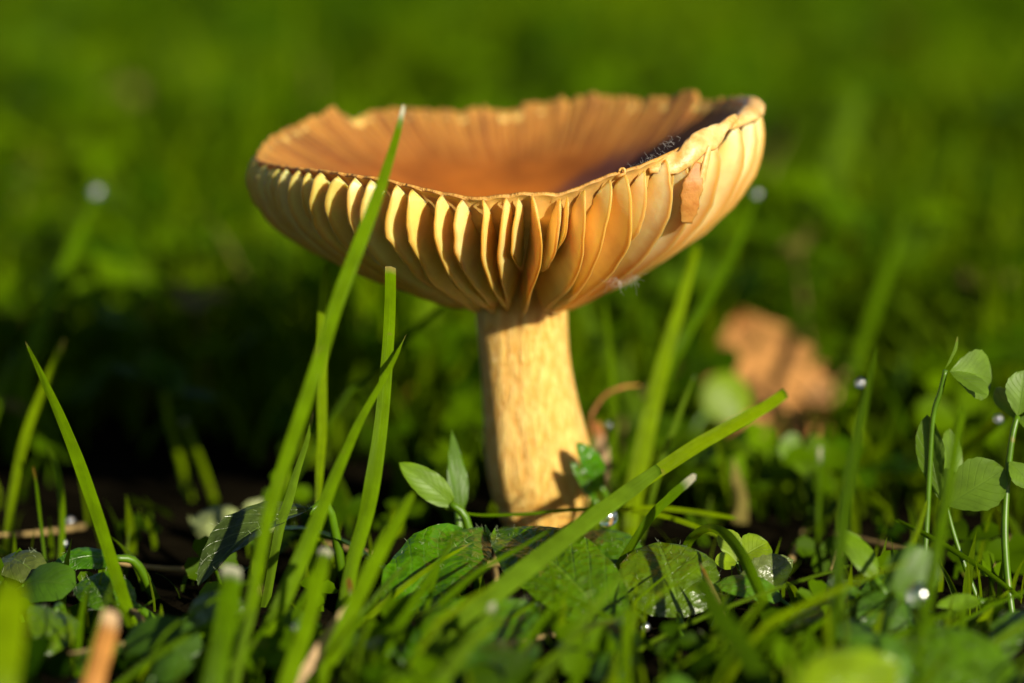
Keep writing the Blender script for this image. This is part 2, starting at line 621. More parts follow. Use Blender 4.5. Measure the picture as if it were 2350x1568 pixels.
# stem -----------------------------------------------------------
def stem():
    rows = [(640, 1092, 1300), (690, 1089, 1301), (740, 1092, 1302), (800, 1098, 1304), (860, 1103, 1312), (910, 1106, 1322), (960, 1108, 1334), (1010, 1110, 1348),
            (1060, 1113, 1358), (1110, 1120, 1360), (1150, 1132, 1350), (1185, 1146, 1336), (1215, 1158, 1322), (1250, 1172, 1305), (1290, 1185, 1290)]
    zs, xs, rs = [], [], []
    for py, l, r in rows:
        a, b = at(l, py, 0), at(r, py, 0)
        zs.append(a[2])
        xs.append((a[0] + b[0]) / 2)
        rs.append((b[0] - a[0]) / 2)
    zs, xs, rs = map(np.array, (zs, xs, rs))
    o = np.argsort(zs)
    zs, xs, rs = zs[o], xs[o], rs[o]
    n, k = 90, 72
    zz = np.linspace(-0.25, 4.0, n)
    X = np.interp(zz, zs, xs)
    R = np.interp(zz, zs, rs)
    ker = np.array([1, 2, 3, 2, 1.0]); ker /= ker.sum()
    for _ in range(4):
        X = np.convolve(np.pad(X, 2, 'edge'), ker, 'valid')
        R = np.convolve(np.pad(R, 2, 'edge'), ker, 'valid')
    R = R + np.clip((zz - 3.6) / 0.6, 0, 1) * 0.12
    th = np.linspace(0, 2 * np.pi, k, endpoint=False)
    rr = R[:, None] * (1 + 0.012 * np.sin(th * 5 + zz[:, None] * 0.5) + 0.009 * np.sin(th * 11 - zz[:, None] * 0.8 + 2) + 0.006 * np.sin(th * 19 + zz[:, None] * 1.3)
                       + 0.008 * np.sin(zz[:, None] * 5.0 + th * 2) * np.clip(1.6 - zz[:, None], 0, 1))
    # two faint girdles near the foot
    for z0, d in ((0.42, 0.03), (0.20, 0.035)):
        rr = rr - d * np.exp(-((zz[:, None] - z0 - 0.05 * np.sin(th * 2)) / 0.035) ** 2)
    V = np.stack([X[:, None] + rr * np.cos(th), rr * 0.94 * np.sin(th), np.broadcast_to(zz[:, None], rr.shape)], -1).reshape(-1, 3)
    me = np_mesh("stem", V, grid_faces(n, k, wrap=True))
    link("stem", me, M_STEM, parent=mushroom)


stem()


# cap: skin on top, lip, underside -------------------------------
def cap():
    na = NG * 6
    ph = np.linspace(-180, 180, na, endpoint=False)
    ga = (ph / 360 * NG) % 1.0                                   # 0 at a gill, 0.5 between two
    arch = np.abs(np.sin(np.pi * ga))                            # scallops between the gills
    a = np.radians(ph)
    # frayed back margin
    fray = 0.085 * np.clip(vnoise(ph * 0.9, 3), -0.3, 1) + 0.05 * np.clip(vnoise(ph * 0.55, 13), 0, 1) + 0.035 * vnoise(ph * 0.35, 5)
    back = np.clip((np.abs(ph) - 85) / 40, 0, 1)
    tear = 0.13 * np.exp(-((ph + 131) / 2.2) ** 2) - 0.10 * np.exp(-((ph + 139) / 3.0) ** 2) + 0.10 * np.exp(-((ph - 131) / 3.0) ** 2) - 0.08 * np.exp(-((ph - 125) / 4.0) ** 2) \
        + 0.06 * np.exp(-((ph + 173) / 3.0) ** 2) + 0.08 * np.exp(-((ph - 160) / 9.0) ** 2)
    lift = back * (fray * 0.6 + tear)
    rows, pol, cols = [], [], []
    cen = np.array([0.33, 0.092, 0.004])
    mid = np.array([0.235, 0.076, 0.011])
    mar = np.array([0.225, 0.090, 0.020])
    und = np.array([0.62, 0.38, 0.10])
    lip = np.array([0.50, 0.26, 0.06])
    bruise_shade = np.array([0.045, 0.018, 0.026])

    def row(s, z, c, srow):
        rows.append(polar(np.broadcast_to(np.asarray(s, float), ph.shape), ph, z))
        pol.append(np.stack([np.cos(a), np.sin(a), np.broadcast_to(srow, ph.shape)], -1))
        c = np.broadcast_to(c, (na, 3)).copy()
        cols.append(c)

    for s in np.concatenate([np.linspace(0.02, 0.9, 30), np.linspace(0.912, 0.966, 7)]):
        z = z_top(s, ph) + lift * np.clip((s - 0.8) / 0.2, 0, 1) ** 2
        z = z + 0.014 * np.sin(a * 4 + s * 5) * s + 0.012 * vnoise(ph * 0.11 + s * 7, 9) * s
        z = z + 0.014 * (np.sin(np.pi * ga) ** 2 - 0.5) * np.clip((s - 0.82) / 0.18, 0, 1)
        t = np.clip((s - 0.35) / 0.4, 0, 1)
        c = cen * (1 - t) + mid * t
        t2 = np.clip((s - 0.75) / 0.25, 0, 1)
        c = c * (1 - t2) + mar * t2
        row(s, z, c, s)
        # purplish bruise with the rim's shadow painted in, right of the bowl
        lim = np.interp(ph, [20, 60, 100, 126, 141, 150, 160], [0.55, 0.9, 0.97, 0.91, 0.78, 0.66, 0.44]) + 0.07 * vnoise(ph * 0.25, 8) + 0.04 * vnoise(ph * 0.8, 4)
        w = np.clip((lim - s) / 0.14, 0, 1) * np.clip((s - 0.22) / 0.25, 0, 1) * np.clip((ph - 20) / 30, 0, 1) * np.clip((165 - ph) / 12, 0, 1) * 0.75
        cols[-1] = cols[-1] * (1 - w[:, None]) + bruise_shade * w[:, None]
    Z = rim_z(ph)
    row(0.978 + 0.008 * arch, Z + 0.004 + lift + 0.012 * arch, lip, 1.0)
    row(0.984 + 0.010 * arch, Z - 0.022 + lift * 0.8 + 0.015 * arch, lip, 1.0)
    row(0.978 + 0.002 * arch, Z - 0.055 + lift * 0.5 + 0.02 * arch, und * 0.9, 0.4)
    row(0.962 - 0.02 * arch, np.minimum(Z - 0.14 + 0.05 * arch, z_under(0.99, ph) + 0.02), und, 0.4)
    for s in np.linspace(0.93, 0.10, 16):
        row(s, np.minimum(z_under(s, ph), z_top(s, ph) - 0.04), und, 0.4)
    V = np.array(rows).reshape(-1, 3)
    F = grid_faces(len(rows), na, wrap=True)
    V = np.vstack([V, [STEMC[0], STEMC[1], 4.55]])
    q = np.arange(na)
    F2 = np.stack([q, (q + 1) % na, np.full(na, len(V) - 1)], -1)[:, ::-1]
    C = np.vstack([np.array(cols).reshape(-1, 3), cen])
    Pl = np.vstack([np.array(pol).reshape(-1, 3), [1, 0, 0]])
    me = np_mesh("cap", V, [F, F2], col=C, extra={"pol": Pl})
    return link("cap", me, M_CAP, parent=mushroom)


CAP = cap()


# gills: one plate each ------------------------------------------
E_S = np.array([0.20, 0.28, 0.40, 0.55, 0.70, 0.82, 0.91, 0.965, 1.000, 1.022, 1.026, 1.015, 0.992])
E_Z = np.array([0.00, 0.035, 0.10, 0.195, 0.305, 0.42, 0.53, 0.62, 0.71, 0.80, 0.885, 0.955, 0.990])
A_S = np.array([0.215, 0.27, 0.36, 0.48, 0.60, 0.70, 0.78, 0.84, 0.885, 0.915, 0.94, 0.955, 0.965])


def gill(p, s0, depth, tilt, wave, thick, pale, seed):
    """one plate: inner curve A on the flesh, free outer edge E, bulging out under the rim"""
    DD = [0, 0.25, 0.5, 0.74, 0.89, 0.95, 1.0]
    nd, ns = len(DD), 22
    u0 = float(np.interp(s0, E_S[:10], np.linspace(0, 9 / 12, 10)))
    u = u0 + (1 - u0) * np.linspace(0, 1, ns)
    k = np.linspace(0, 1, len(E_S))
    cs = spline(np.stack([k, E_S, E_Z, A_S], -1), 97)
    uu = np.linspace(0, 1, 97)
    es, ez, as_ = (np.interp(u, uu, cs[:, c]) for c in (1, 2, 3))
    Z = float(rim_z(p))
    Ez = 3.28 + (Z - 3.28) * ez
    Az = z_under(as_, p) + 0.03
    if s0 > 0.25:
        f = np.clip((u - u0) / 0.28, 0, 1) ** 0.6 * depth
    else:
        f = np.clip((u - u0) / 0.05 + 0.6, 0, 1) * depth
    f = f * (1 + 0.03 * vnoise(u * 16, seed) + 0.018 * vnoise(u * 45, seed + 7) - 0.10 * np.clip(vnoise(u * 9, seed + 11) - 0.72, 0, 1))
    es = as_ + (es - as_) * f
    Ez = Az + (Ez - Az) * f
    dep = np.hypot((es - as_) * 3.46, Ez - Az)
    tang = np.array([math.cos(math.radians(p)), math.sin(math.radians(p)), 0])
    gold = np.array([0.90, 0.59, 0.14])
    cream = np.array([0.94, 0.76, 0.38])
    edge = np.array([0.60, 0.26, 0.03])
    V, C = [], []
    for side in (1, -1):
        for d in DD:
            P = polar(as_ + (es - as_) * d, np.full(ns, p), Az + (Ez - Az) * d)
            off = tilt * dep * d ** 1.2 + wave * np.sin(u * 7 + seed) * (0.2 + 0.8 * d) + 0.025 * vnoise(u * 6, seed + 3) * d
            th = thick * (1 - 0.80 * d ** 1.8) * 0.5 * (0.55 + 0.45 * np.sin(np.pi * np.clip((u - u0) / (1 - u0), 0, 1) ** 0.8))
            V.append(P + tang * (off + side * th)[:, None])
            base = gold * (1 - pale) + cream * pale
            t = np.clip(d * 1.6, 0, 1)
            c = (gold * 0.95 * (1 - t) + base * t)[None] * np.ones((ns, 1))
            e = np.clip((d - (0.90 if p < 30 else 0.84)) / 0.08, 0, 1) * 0.85
            c = c * (1 - e) + edge * e
            tipw = (np.clip((u0 + 0.06 - u) / 0.06, 0, 1) * 0.7)[:, None]
            c = c * (1 - tipw) + np.array([0.24, 0.09, 0.015]) * tipw
            C.append(c)
    V = np.array(V)
    n1 = nd * ns
    A = grid_faces(nd, ns)
    B = grid_faces(nd, ns, off=n1)[:, ::-1]
    i = np.arange(ns - 1) + (nd - 1) * ns
    low = np.stack([i, i + 1, i + 1 + n1, i + n1], -1)
    j = np.arange(nd - 1) * ns
    inner = np.stack([j, j + ns, j + ns + n1, j + n1], -1)
    j2 = j + ns - 1
    outer = np.stack([j2 + n1, j2 + ns + n1, j2 + ns, j2], -1)
    me = np_mesh("gill", V.reshape(-1, 3), [A, B, low, inner, outer], col=np.array(C).reshape(-1, 3))
    link("gill", me, M_GILL, parent=CAP)


r2 = np.random.default_rng(5)
for gi in range(NG):
    p = wrapdeg(gi * 360 / NG)
    p = float(p)
    if 41 < p < 48 or (p > 48 and p < 100 and gi % 2):
        continue
    front = math.exp(-(p / 25) ** 2)
    tilt = r2.standard_normal() * (0.05 + 0.16 * front)
    tilt += 0.34 * float(np.interp(p, [-120, -60, -14, 6, 18, 80, 130], [-0.3, -1.7, -1.35, 0.0, 1.2, 1.2, 0]))
    if 48 < p < 100:
        tilt += r2.uniform(0.1, 0.5)
    short = (gi % 4 == 2 and r2.random() < 0.75 and not -95 < p < -12 and not 45 < p < 100)
    s0 = (0.42 + 0.15 * r2.random()) if short else 0.2 + 0.02 * r2.random()
    pale = float(np.clip(0.18 + 0.75 * np.clip((p + 5) / 50, 0, 1) * (abs(p) < 120) + 0.15 * r2.standard_normal(), 0, 1))
    gill(p + r2.uniform(-0.6, 0.6), s0, r2.uniform(0.88, 1.04) * (0.82 if short else 1), tilt, 0.03 * r2.standard_normal(), r2.uniform(0.11, 0.15), pale, gi)
    if r2.random() < 0.3 and not -95 < p < -14 and not 45 < p < 100:
        gill(p + 180 / NG, 0.55 + 0.2 * r2.random(), r2.uniform(0.5, 0.75), tilt, 0.01, 0.09, pale, gi + 200)


# torn margin on the right front ---------------------------------
def lump(name, P, W, H, mat, nrm, seed, sides=18, n=30):
    """rounded lumpy ridge through P, half width W along the face, half height H along nrm"""
    Q = spline(P, n)
    Wn = np.interp(np.linspace(0, 1, n), np.linspace(0, 1, len(W)), W)
    Hn = np.interp(np.linspace(0, 1, n), np.linspace(0, 1, len(H)), H)
    T = np.gradient(Q, axis=0)
    V = []
    for k in range(n):
        t = unit(T[k])
        b = unit(np.cross(t, nrm))
        nn = np.cross(b, t)
        th = np.linspace(0, 2 * np.pi, sides, endpoint=False)
        rr = 1 + 0.22 * vnoise(np.cos(th) * 1.6 + k * 0.35, seed) + 0.14 * vnoise(np.sin(th) * 3 + k * 0.8, seed + 1)
        V.append(Q[k] + (np.cos(th) * Wn[k] * rr)[:, None] * b + (np.sin(th) * Hn[k] * rr)[:, None] * nn)
    V = np.vstack(V)
    V = np.vstack([V, Q[0], Q[-1]])
    q = np.arange(sides)
    F = [grid_faces(n, sides, wrap=True), np.stack([q, (q + 1) % sides, np.full(sides, n * sides)], -1)[:, ::-1],
         np.stack([q + (n - 1) * sides, (q + 1) % sides + (n - 1) * sides, np.full(sides, n * sides + 1)], -1)]
    me = np_mesh(name, V, F)
    return link(name, me, mat, parent=CAP)


lump("torn_margin", [at(1490, 392, -2.80), at(1545, 375, -2.72), at(1600, 338, -2.55), at(1645, 303, -2.25), at(1690, 268, -1.8)],
     [0.04, 0.13, 0.155, 0.11, 0.04], [0.03, 0.05, 0.06, 0.05, 0.03], M_FLESH, unit([0.4, -0.8, 0.5]), 4)
pr = np.linspace(56, 116, 9)
lump("rolled_margin", [polar(np.array([0.985]), np.array([q]), float(rim_z(q)) - 0.045)[0] for q in pr],
     [0.04, 0.10, 0.125, 0.13, 0.13, 0.12, 0.10, 0.08, 0.03], [0.03, 0.07, 0.085, 0.09, 0.09, 0.085, 0.07, 0.05, 0.03], M_FLESH, unit([0.3, 0.1, 1.0]), 14, n=44)
lump("torn_gill", [at(1602, 372, -2.62), at(1592, 420, -2.70), at(1585, 470, -2.66), at(1576, 512, -2.55)],
     [0.05, 0.15, 0.13, 0.07], [0.012, 0.016, 0.016, 0.012], M_TORN, unit([0.2, -1, 0]), 8)
lump("torn_gill", [at(1628, 335, -2.52), at(1618, 380, -2.62), at(1604, 440, -2.62), at(1590, 480, -2.5)],
     [0.03, 0.06, 0.05, 0.03], [0.02, 0.03, 0.03, 0.02], M_FLESH, unit([0.6, -0.8, 0]), 9)
V, F, t = tube(spline([at(1412, 408, -3.12), at(1422, 403, -3.2), at(1433, 398, -3.2), at(1432, 388, -3.2), at(1424, 388, -3.2), at(1421, 394, -3.22)], 24), np.linspace(0.026, 0.014, 24), 8)
link("curled_shred", np_mesh("curled_shred", V, F), M_FLESH, parent=CAP)


def fuzz(name, pts, n, ln, rad, seed, up=(0, -0.4, 1), mat=M_FUZZ, parent=CAP, org=(0, 0, 0)):
    r = np.random.default_rng(seed)
    Vs, Fs, o = [], [], 0
    pts = np.asarray(pts, float)
    for k in range(n):
        i = r.integers(len(pts) - 1)
        P0 = pts[i] + (pts[i + 1] - pts[i]) * r.random() + r.normal(0, 0.025, 3)
        d = unit(np.array(up) + r.normal(0, 0.55, 3))
        l = ln * r.uniform(0.5, 1.3)
        P = [P0, P0 + d * l * 0.5 + r.normal(0, 0.2 * l, 3), P0 + d * l + r.normal(0, 0.3 * l, 3)]
        v, f, _ = tube(spline(P, 6), np.linspace(rad, rad * 0.4, 6), 4, cap=False)
        Vs.append(v - np.asarray(org))
        Fs.append(f[0] + o)
        o += len(v)
    ob = link(name, np_mesh(name, np.vstack(Vs), np.vstack(Fs)), mat, parent=parent)
    ob["kind"] = "stuff"
    return ob


fuzz("mold_fuzz", [at(1400, 640, -2.2), at(1430, 648, -2.2), at(1470, 630, -2.1)], 55, 0.11, 0.0013, 1, up=(0, -0.3, -0.7))
fuzz("mold_fuzz", [at(1435, 388, -3.0), at(1490, 372, -2.8), at(1530, 342, -2.65), at(1560, 320, -2.5)], 40, 0.08, 0.0012, 2, up=(-0.4, 0, 1))


# ------------------------------------------------------------------ grass blades
GREENS = {
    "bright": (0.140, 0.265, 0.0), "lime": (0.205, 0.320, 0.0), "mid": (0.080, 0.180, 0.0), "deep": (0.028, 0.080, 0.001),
    "grey": (0.125, 0.230, 0.010), "straw": (0.42, 0.30, 0.11), "tan": (0.62, 0.42, 0.22), "rust": (0.33, 0.12, 0.03), "orange": (0.50, 0.22, 0.045), "white": (0.78, 0.74, 0.58),
}


def blade(pts, y, label, col="bright", tip=None, tiplen=0.05, fold=0.25, roll=0.0, basecol=None, name="grass_shoot", cat="grass blade", group=None, point=True, root=True, n=26, mat=None):
    """pts: (px, py, width px) from tip to base; y: depths (cm) at tip and base (or one for each point)"""
    pts = [tuple(p) for p in pts][::-1]
    ys = list(y)[::-1] if len(y) == len(pts) else list(np.interp(np.linspace(0, 1, len(pts)), [0, 1], [y[-1], y[0]]))
    P = [at(p[0], p[1], yy) for p, yy in zip(pts, ys)]
    W = [px_to_cm(p[2] * 0.9, yy) for p, yy in zip(pts, ys)]
    if root and P[0][2] > -0.05:
        d = P[0] - P[1]
        k = min(1.0, abs(d[0]) / (abs(d[2]) + 1e-6))
        dz = P[0][2] + 0.15
        P.insert(0, np.array([P[0][0] + np.sign(d[0]) * k * dz * 0.6, P[0][1], -0.15]))
        W.insert(0, W[0] * 0.85)
    C = spline(P, n)
    Wn = np.interp(np.linspace(0, 1, n), np.linspace(0, 1, len(W)), W)
    T = np.gradient(C, axis=0)
    base = C[0].copy()
    base[2] = 0
    cb = np.array(GREENS[col])
    ct = np.array(GREENS[tip]) if tip else cb
    c0 = np.array(GREENS[basecol]) if basecol else cb
    V, CC, UV = [], [], []
    acr = np.array([-1, -0.55, 0, 0.55, 1])
    seed = abs(hash((pts[0][0], pts[0][1]))) % 97
    for k in range(n):
        t = k / (n - 1)
        tn = unit(T[k])
        vd = unit(C[k] - CAM)
        w0 = unit(np.cross(tn, vd))
        nn = unit(np.cross(w0, tn))
        ro = roll + 0.25 * math.sin(t * 3.1 + seed)
        w = w0 * math.cos(ro) + nn * math.sin(ro)
        nr = np.cross(tn, w)
        hw = Wn[k] / 2 / max(0.35, math.cos(ro))
        if point and t > 0.97:
            hw *= 0.35 if t < 1 else 0.05
        hw *= 1 + 0.05 * float(vnoise(t * 9, seed))
        for a in acr:
            V.append(C[k] + w * a * hw + nr * hw * fold * (1 - abs(a)) + nr * 0.02 * float(vnoise(t * 5 + a, seed + 2)) * 0.5)
            e = min(1.0, max(0.0, (t - (1 - tiplen)) / (tiplen * 0.5 + 1e-6)))
            b0 = max(0.0, 1 - t / 0.3)
            CC.append((cb * (1 - b0) + c0 * b0) * (1 - e) + ct * e)
            UV.append((a * 0.5 + 0.5, t))
    me = np_mesh(name, np.array(V) - base, grid_faces(n, 5), uv=UV, col=CC)
    o = link(name, me, mat or M_GRASS, base)
    return tag(o, label, cat, group)


def droplet(p, r, label, group=None):
    n, k = 10, 16
    th = np.linspace(0, np.pi, n)
    ph = np.linspace(0, 2 * np.pi, k, endpoint=False)
    V = np.stack([np.sin(th)[:, None] * np.cos(ph), np.sin(th)[:, None] * np.sin(ph), np.broadcast_to((np.cos(th) * np.where(np.cos(th) > 0, 1.08, 0.9))[:, None], (n, k))], -1).reshape(-1, 3) * r
    o = link("dew_drop", np_mesh("dew_drop", V, grid_faces(n, k, wrap=True)[:, ::-1]), M_WATER, p)
    return tag(o, label, "dew drop", group)


# tall blades in front and beside the mushroom
blade([(928, 240, 11), (908, 320, 19), (875, 425, 28), (840, 520, 33), (800, 625, 36), (765, 720, 37), (735, 820, 36), (695, 940, 35), (650, 1075, 34), (610, 1210, 32), (578, 1380, 30), (540, 1540, 28)],
      (-4.6, -7.6), "longest green grass blade, pale tipped, leaning across the mushroom cap's rim", "bright", "white", 0.045, 0.16, point=False, n=48)
blade([(896, 614, 27), (895, 700, 29), (890, 800, 31), (876, 960, 36), (856, 1100, 40), (838, 1190, 40), (812, 1280, 36), (788, 1390, 32), (760, 1490, 28)],
      (-3.0, -6.0), "upright green grass blade mown square at its top just under the gills", "bright", "straw", 0.012, 0.3, point=False, n=44)
blade([(748, 600, 18), (741, 700, 24), (738, 850, 27), (739, 1000, 25), (733, 1090, 20), (730, 1210, 14), (728, 1300, 12)],
      (-0.8, -2.2), "straight lime blade standing behind the longest grass blade", "lime", "bright", 0.05, 0.2)
blade([(932, 768, 5), (892, 850, 14), (832, 955, 20), (790, 1045, 26), (742, 1160, 34), (690, 1285, 42), (622, 1440, 46), (590, 1520, 40)],
      (-3.6, -7.2), "broad blade slanting up to a fine tip over the square mown blade", "bright", "straw", 0.03, 0.25, n=36)
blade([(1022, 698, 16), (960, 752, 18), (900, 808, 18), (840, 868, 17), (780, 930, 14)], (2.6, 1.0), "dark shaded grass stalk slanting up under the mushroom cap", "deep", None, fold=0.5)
blade([(720, 940, 5), (705, 1010, 12), (682, 1080, 18), (662, 1150, 24), (640, 1220, 26)], (-2.6, -4.0), "short olive blade with a straw edge tucked behind the slanting broad blade", "grey", "straw", 0.1, 0.35)
blade([(950, 1128, 18), (915, 1190, 30), (880, 1250, 38), (840, 1330, 42), (798, 1420, 42), (740, 1560, 40)], (-6.2, -8.0), "soft wide blade leaning beside the tan dry straw", "bright", None, fold=0.2, n=30)
# left side
blade([(58, 782, 4), (98, 868, 18), (140, 960, 27), (180, 1060, 31), (222, 1180, 33), (260, 1300, 33), (292, 1395, 30)], (-2.6, -5.2), "single stout pointed blade leaning over the dark shaded hollow", "bright", "straw", 0.03, 0.22, n=34)
blade([(148, 778, 12), (105, 880, 20), (62, 990, 24), (32, 1120, 24), (14, 1270, 20)], (1.6, -0.8), "arching olive blade crossing behind the stout pointed blade", "lime", "straw", 0.05, 0.2)
blade([(108, 1028, 10), (126, 1062, 15), (138, 1120, 18), (143, 1200, 16), (138, 1300, 13)], (-0.5, -1.8), "short hooked grass shoot with a bent-over tip and a dew drop", "bright", None, fold=0.6, point=False)
blade([(76, 1070, 3), (84, 1120, 8), (92, 1190, 8), (106, 1310, 9)], (-1.6, -2.4), "thin spindly shoot with a brown withered tip", "mid", "rust", 0.18, 0.6)
blade([(40, 800, 14), (10, 870, 26), (-30, 980, 34)], (6, 4), "wide blurred blade beside the arching olive blade", "mid", None)
blade([(222, 446, 12), (180, 540, 26), (120, 680, 34), (60, 840, 38)], (9, 6.5), "tall olive blade carrying a dew drop on its tip, left of the cap", "mid", None)
blade([(440, 1150, 16), (412, 1050, 18), (388, 965, 18), (375, 900, 16)][::-1], (4.6, 3.4), "pale straight clover stalk under the shaded clover leaf", "lime", None, fold=0.8, point=False)
blade([(510, 1205, 17), (470, 1085, 19), (422, 968, 19)][::-1], (4.2, 2.2), "pale straight stalk mown off beside the shaded clover", "lime", "white", 0.04, 0.8, point=False)
# right of the stem
blade([(1602, 560, 14), (1590, 600, 20), (1563, 695, 30), (1530, 805, 38), (1500, 920, 43), (1476, 1030, 46), (1457, 1120, 46), (1450, 1200, 40)], (2.6, 0.4), "tall bright blade rising behind the right of the cap", "lime", None, fold=0.3, n=34)
blade([(1738, 446, 8), (1692, 560, 18), (1622, 690, 24), (1556, 805, 26)], (5.2, 2.6), "slim blade with a dew-beaded tip leaning away right of the cap", "mid", None, fold=0.3)
blade([(1803, 902, 26), (1760, 932, 30), (1700, 966, 32), (1600, 1022, 35), (1500, 1088, 36), (1440, 1128, 34)],
      (-1.6, -3.4), "mown lime blade tip pointing right past the fallen brown leaf", "lime", "deep", 0.04, 0.25, point=False, root=False, n=26)
blade([(1512, 1076, 30), (1470, 1108, 37), (1420, 1144, 40), (1330, 1210, 44), (1250, 1272, 48), (1150, 1352, 52), (1050, 1440, 52), (950, 1540, 48)],
      (-3.5, -7.9), "pale broad blade lying diagonally before the stem base", "grey", "deep", 0.03, 0.22, point=False, n=40)
blade([(1594, 862, 6), (1572, 915, 13), (1548, 980, 15), (1518, 1062, 15)], (0.6, -0.3), "stiff grey-green shoot beside the tall bright blade", "grey", "white", 0.04, 0.7)
blade([(1388, 690, 8), (1397, 800, 15), (1405, 900, 20), (1410, 1010, 22), (1410, 1115, 22)], (3.0, 1.0), "slender upright blade just behind the stem's right side", "bright", None, fold=0.3)
blade([(1330, 690, 20), (1372, 780, 34), (1415, 860, 40), (1465, 955, 40)], (6.5, 4.5), "pale blurred blade leaning behind the stem", "grey", None, fold=0.2, point=False)
blade([(1472, 884, 3), (1430, 888, 8), (1388, 908, 10), (1362, 945, 9), (1352, 985, 8)], (1.2, 1.0), "curled rust-brown withered blade arching by the stem", "rust", "orange", 0.3, 0.3, mat=M_DRY, name="dry_shoot", cat="dry grass")
blade([(1368, 970, 20), (1378, 1010, 30), (1386, 1060, 34), (1390, 1090, 30)], (1.6, 1.2), "short tan withered stub standing close behind the stem", "tan", "rust", 0.3, 0.25, mat=M_DRY, name="dry_shoot", cat="dry grass", point=False)
blade([(1598, 1090, 16), (1572, 1112, 22), (1538, 1142, 24), (1480, 1205, 22)], (-2.2, -3.8), "short shoot with a white bleached tip under the pale diagonal blade", "mid", "white", 0.3, 0.3)
blade([(1000, 1160, 5), (1080, 1180, 7), (1150, 1182, 8), (1230, 1178, 9), (1315, 1170, 9), (1400, 1168, 8)], (-2.6, -2.2), "thin dark runner stretched level across the stem base", "mid", None, fold=0.6, root=False, name="grass_runner", cat="grass runner")
blade([(1692, 1190, 8), (1600, 1176, 14), (1500, 1166, 14), (1420, 1172, 10)], (-1.4, -1.8), "level lime blade reaching right from the stem base", "lime", None, fold=0.4, root=False)
blade([(1652, 1232, 8), (1590, 1206, 13), (1520, 1184, 13), (1450, 1176, 9)], (-2.4, -2.2), "lime blade drooping just below the level one", "lime", None, fold=0.4, root=False)
blade([(1772, 1445, 22), (1748, 1370, 30), (1712, 1290, 32), (1672, 1232, 28), (1632, 1212, 20), (1598, 1226, 22), (1572, 1262, 22)], (-5.8, -5.4, -5.0, -4.4, -3.9, -3.5, -3.3), "folded blade arching over like a hairpin right of the round leaf", "mid", None, fold=0.45, n=34)
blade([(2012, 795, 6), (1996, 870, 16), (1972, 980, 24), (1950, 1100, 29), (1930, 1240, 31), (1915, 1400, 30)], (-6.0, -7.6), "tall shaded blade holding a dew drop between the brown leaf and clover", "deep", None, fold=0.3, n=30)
blade([(1882, 1026, 9), (1880, 1090, 11), (1878, 1190, 11)], (1.0, 0.4), "short dark shoot with a white mown tip", "mid", "white", 0.22, 0.7, point=False)
blade([(2085, 480, 14), (2060, 560, 22), (2010, 700, 30), (1960, 850, 32)], (10, 7), "faint tall blade far behind the clover", "mid", None)
blade([(1975, 215, 34), (1945, 300, 46), (1905, 420, 50)], (26, 24), "pale blurred blade standing alone far out on the lawn", "grey", None, point=False)
blade([(2210, 930, 18), (2190, 1040, 26), (2165, 1180, 30), (2140, 1320, 30)], (-6.4, -7.8), "upright soft blade crossing in front of the big clover leaflet", "mid", None, fold=0.3)
blade([(2350, 900, 26), (2290, 965, 30), (2210, 1040, 30), (2120, 1130, 24)], (-0.5, 2.0), "wide lime blade with a dew drop slanting past the clover", "lime", None, fold=0.25, root=False)
# foreground stubs and blades
blade([(532, 1302, 50), (528, 1360, 54), (514, 1440, 58), (490, 1570, 62)], (-7.2, -8.4), "thick mown grass stub with a pinkish white cut top", "mid", "white", 0.13, 0.3, point=False)
blade([(747, 1262, 32), (735, 1320, 36), (705, 1430, 42), (660, 1570, 48)], (-6.8, -8.4), "mown grass stub with a round white cut top", "bright", "white", 0.08, 0.3, point=False)
blade([(594, 1345, 18), (580, 1400, 22), (556, 1480, 26), (540, 1560, 28)], (-7.0, -8.0), "rolled dry-tipped shoot between the two white-topped stubs", "grey", "straw", 0.1, 0.7, point=False)
blade([(815, 1382, 30), (792, 1412, 34), (758, 1460, 36), (722, 1512, 32), (682, 1565, 24)], (-6.6, -8.2), "tan dry straw lying against the foreground blades", "tan", "white", 0.1, 0.4, mat=M_DRY, name="dry_straw", cat="dry straw", point=False)
blade([(255, 1405, 40), (248, 1450, 46), (232, 1510, 50), (212, 1580, 54)], (-8.6, -9.4), "thick orange-brown withered stub with a pale top", "orange", "tan", 0.25, 0.35, mat=M_DRY, name="dry_stub", cat="dry grass", point=False)
blade([(1050, 1215, 6), (1020, 1270, 14), (972, 1350, 22), (905, 1455, 26), (835, 1570, 28)], (-5.6, -8.2), "narrow blade slanting over the left broad leaf", "mid", None, fold=0.3)
blade([(1265, 1215, 5), (1180, 1265, 10), (1100, 1310, 14), (1040, 1360, 16), (980, 1420, 16)], (-5.6, -7.2), "fine shoot lying parallel to the pale diagonal blade", "mid", None, fold=0.4)
blade([(1480, 1260, 8), (1430, 1320, 14), (1370, 1390, 18), (1300, 1480, 20), (1240, 1560, 20)], (-7.2, -9.0), "soft narrow blade slanting before the large veined leaf", "grey", None, fold=0.3)
blade([(1440, 1395, 20), (1438, 1450, 24), (1436, 1520, 26), (1440, 1590, 28)], (-7.6, -8.6), "short upright blurred blade below the round leaf", "bright", None, fold=0.3)
blade([(1605, 1330, 40), (1650, 1410, 50), (1710, 1500, 56), (1770, 1590, 56)], (-8.4, -9.6), "wide dark blurred blade slanting down from the round leaf", "deep", None, fold=0.2, point=False)
blade([(2128, 1148, 10), (2110, 1205, 15), (2085, 1265, 17), (2050, 1350, 17), (2010, 1450, 20), (1970, 1550, 22)], (-4.8, -7.6), "bright narrow shoot rising left of the large hairy leaf", "lime", None, fold=0.5)
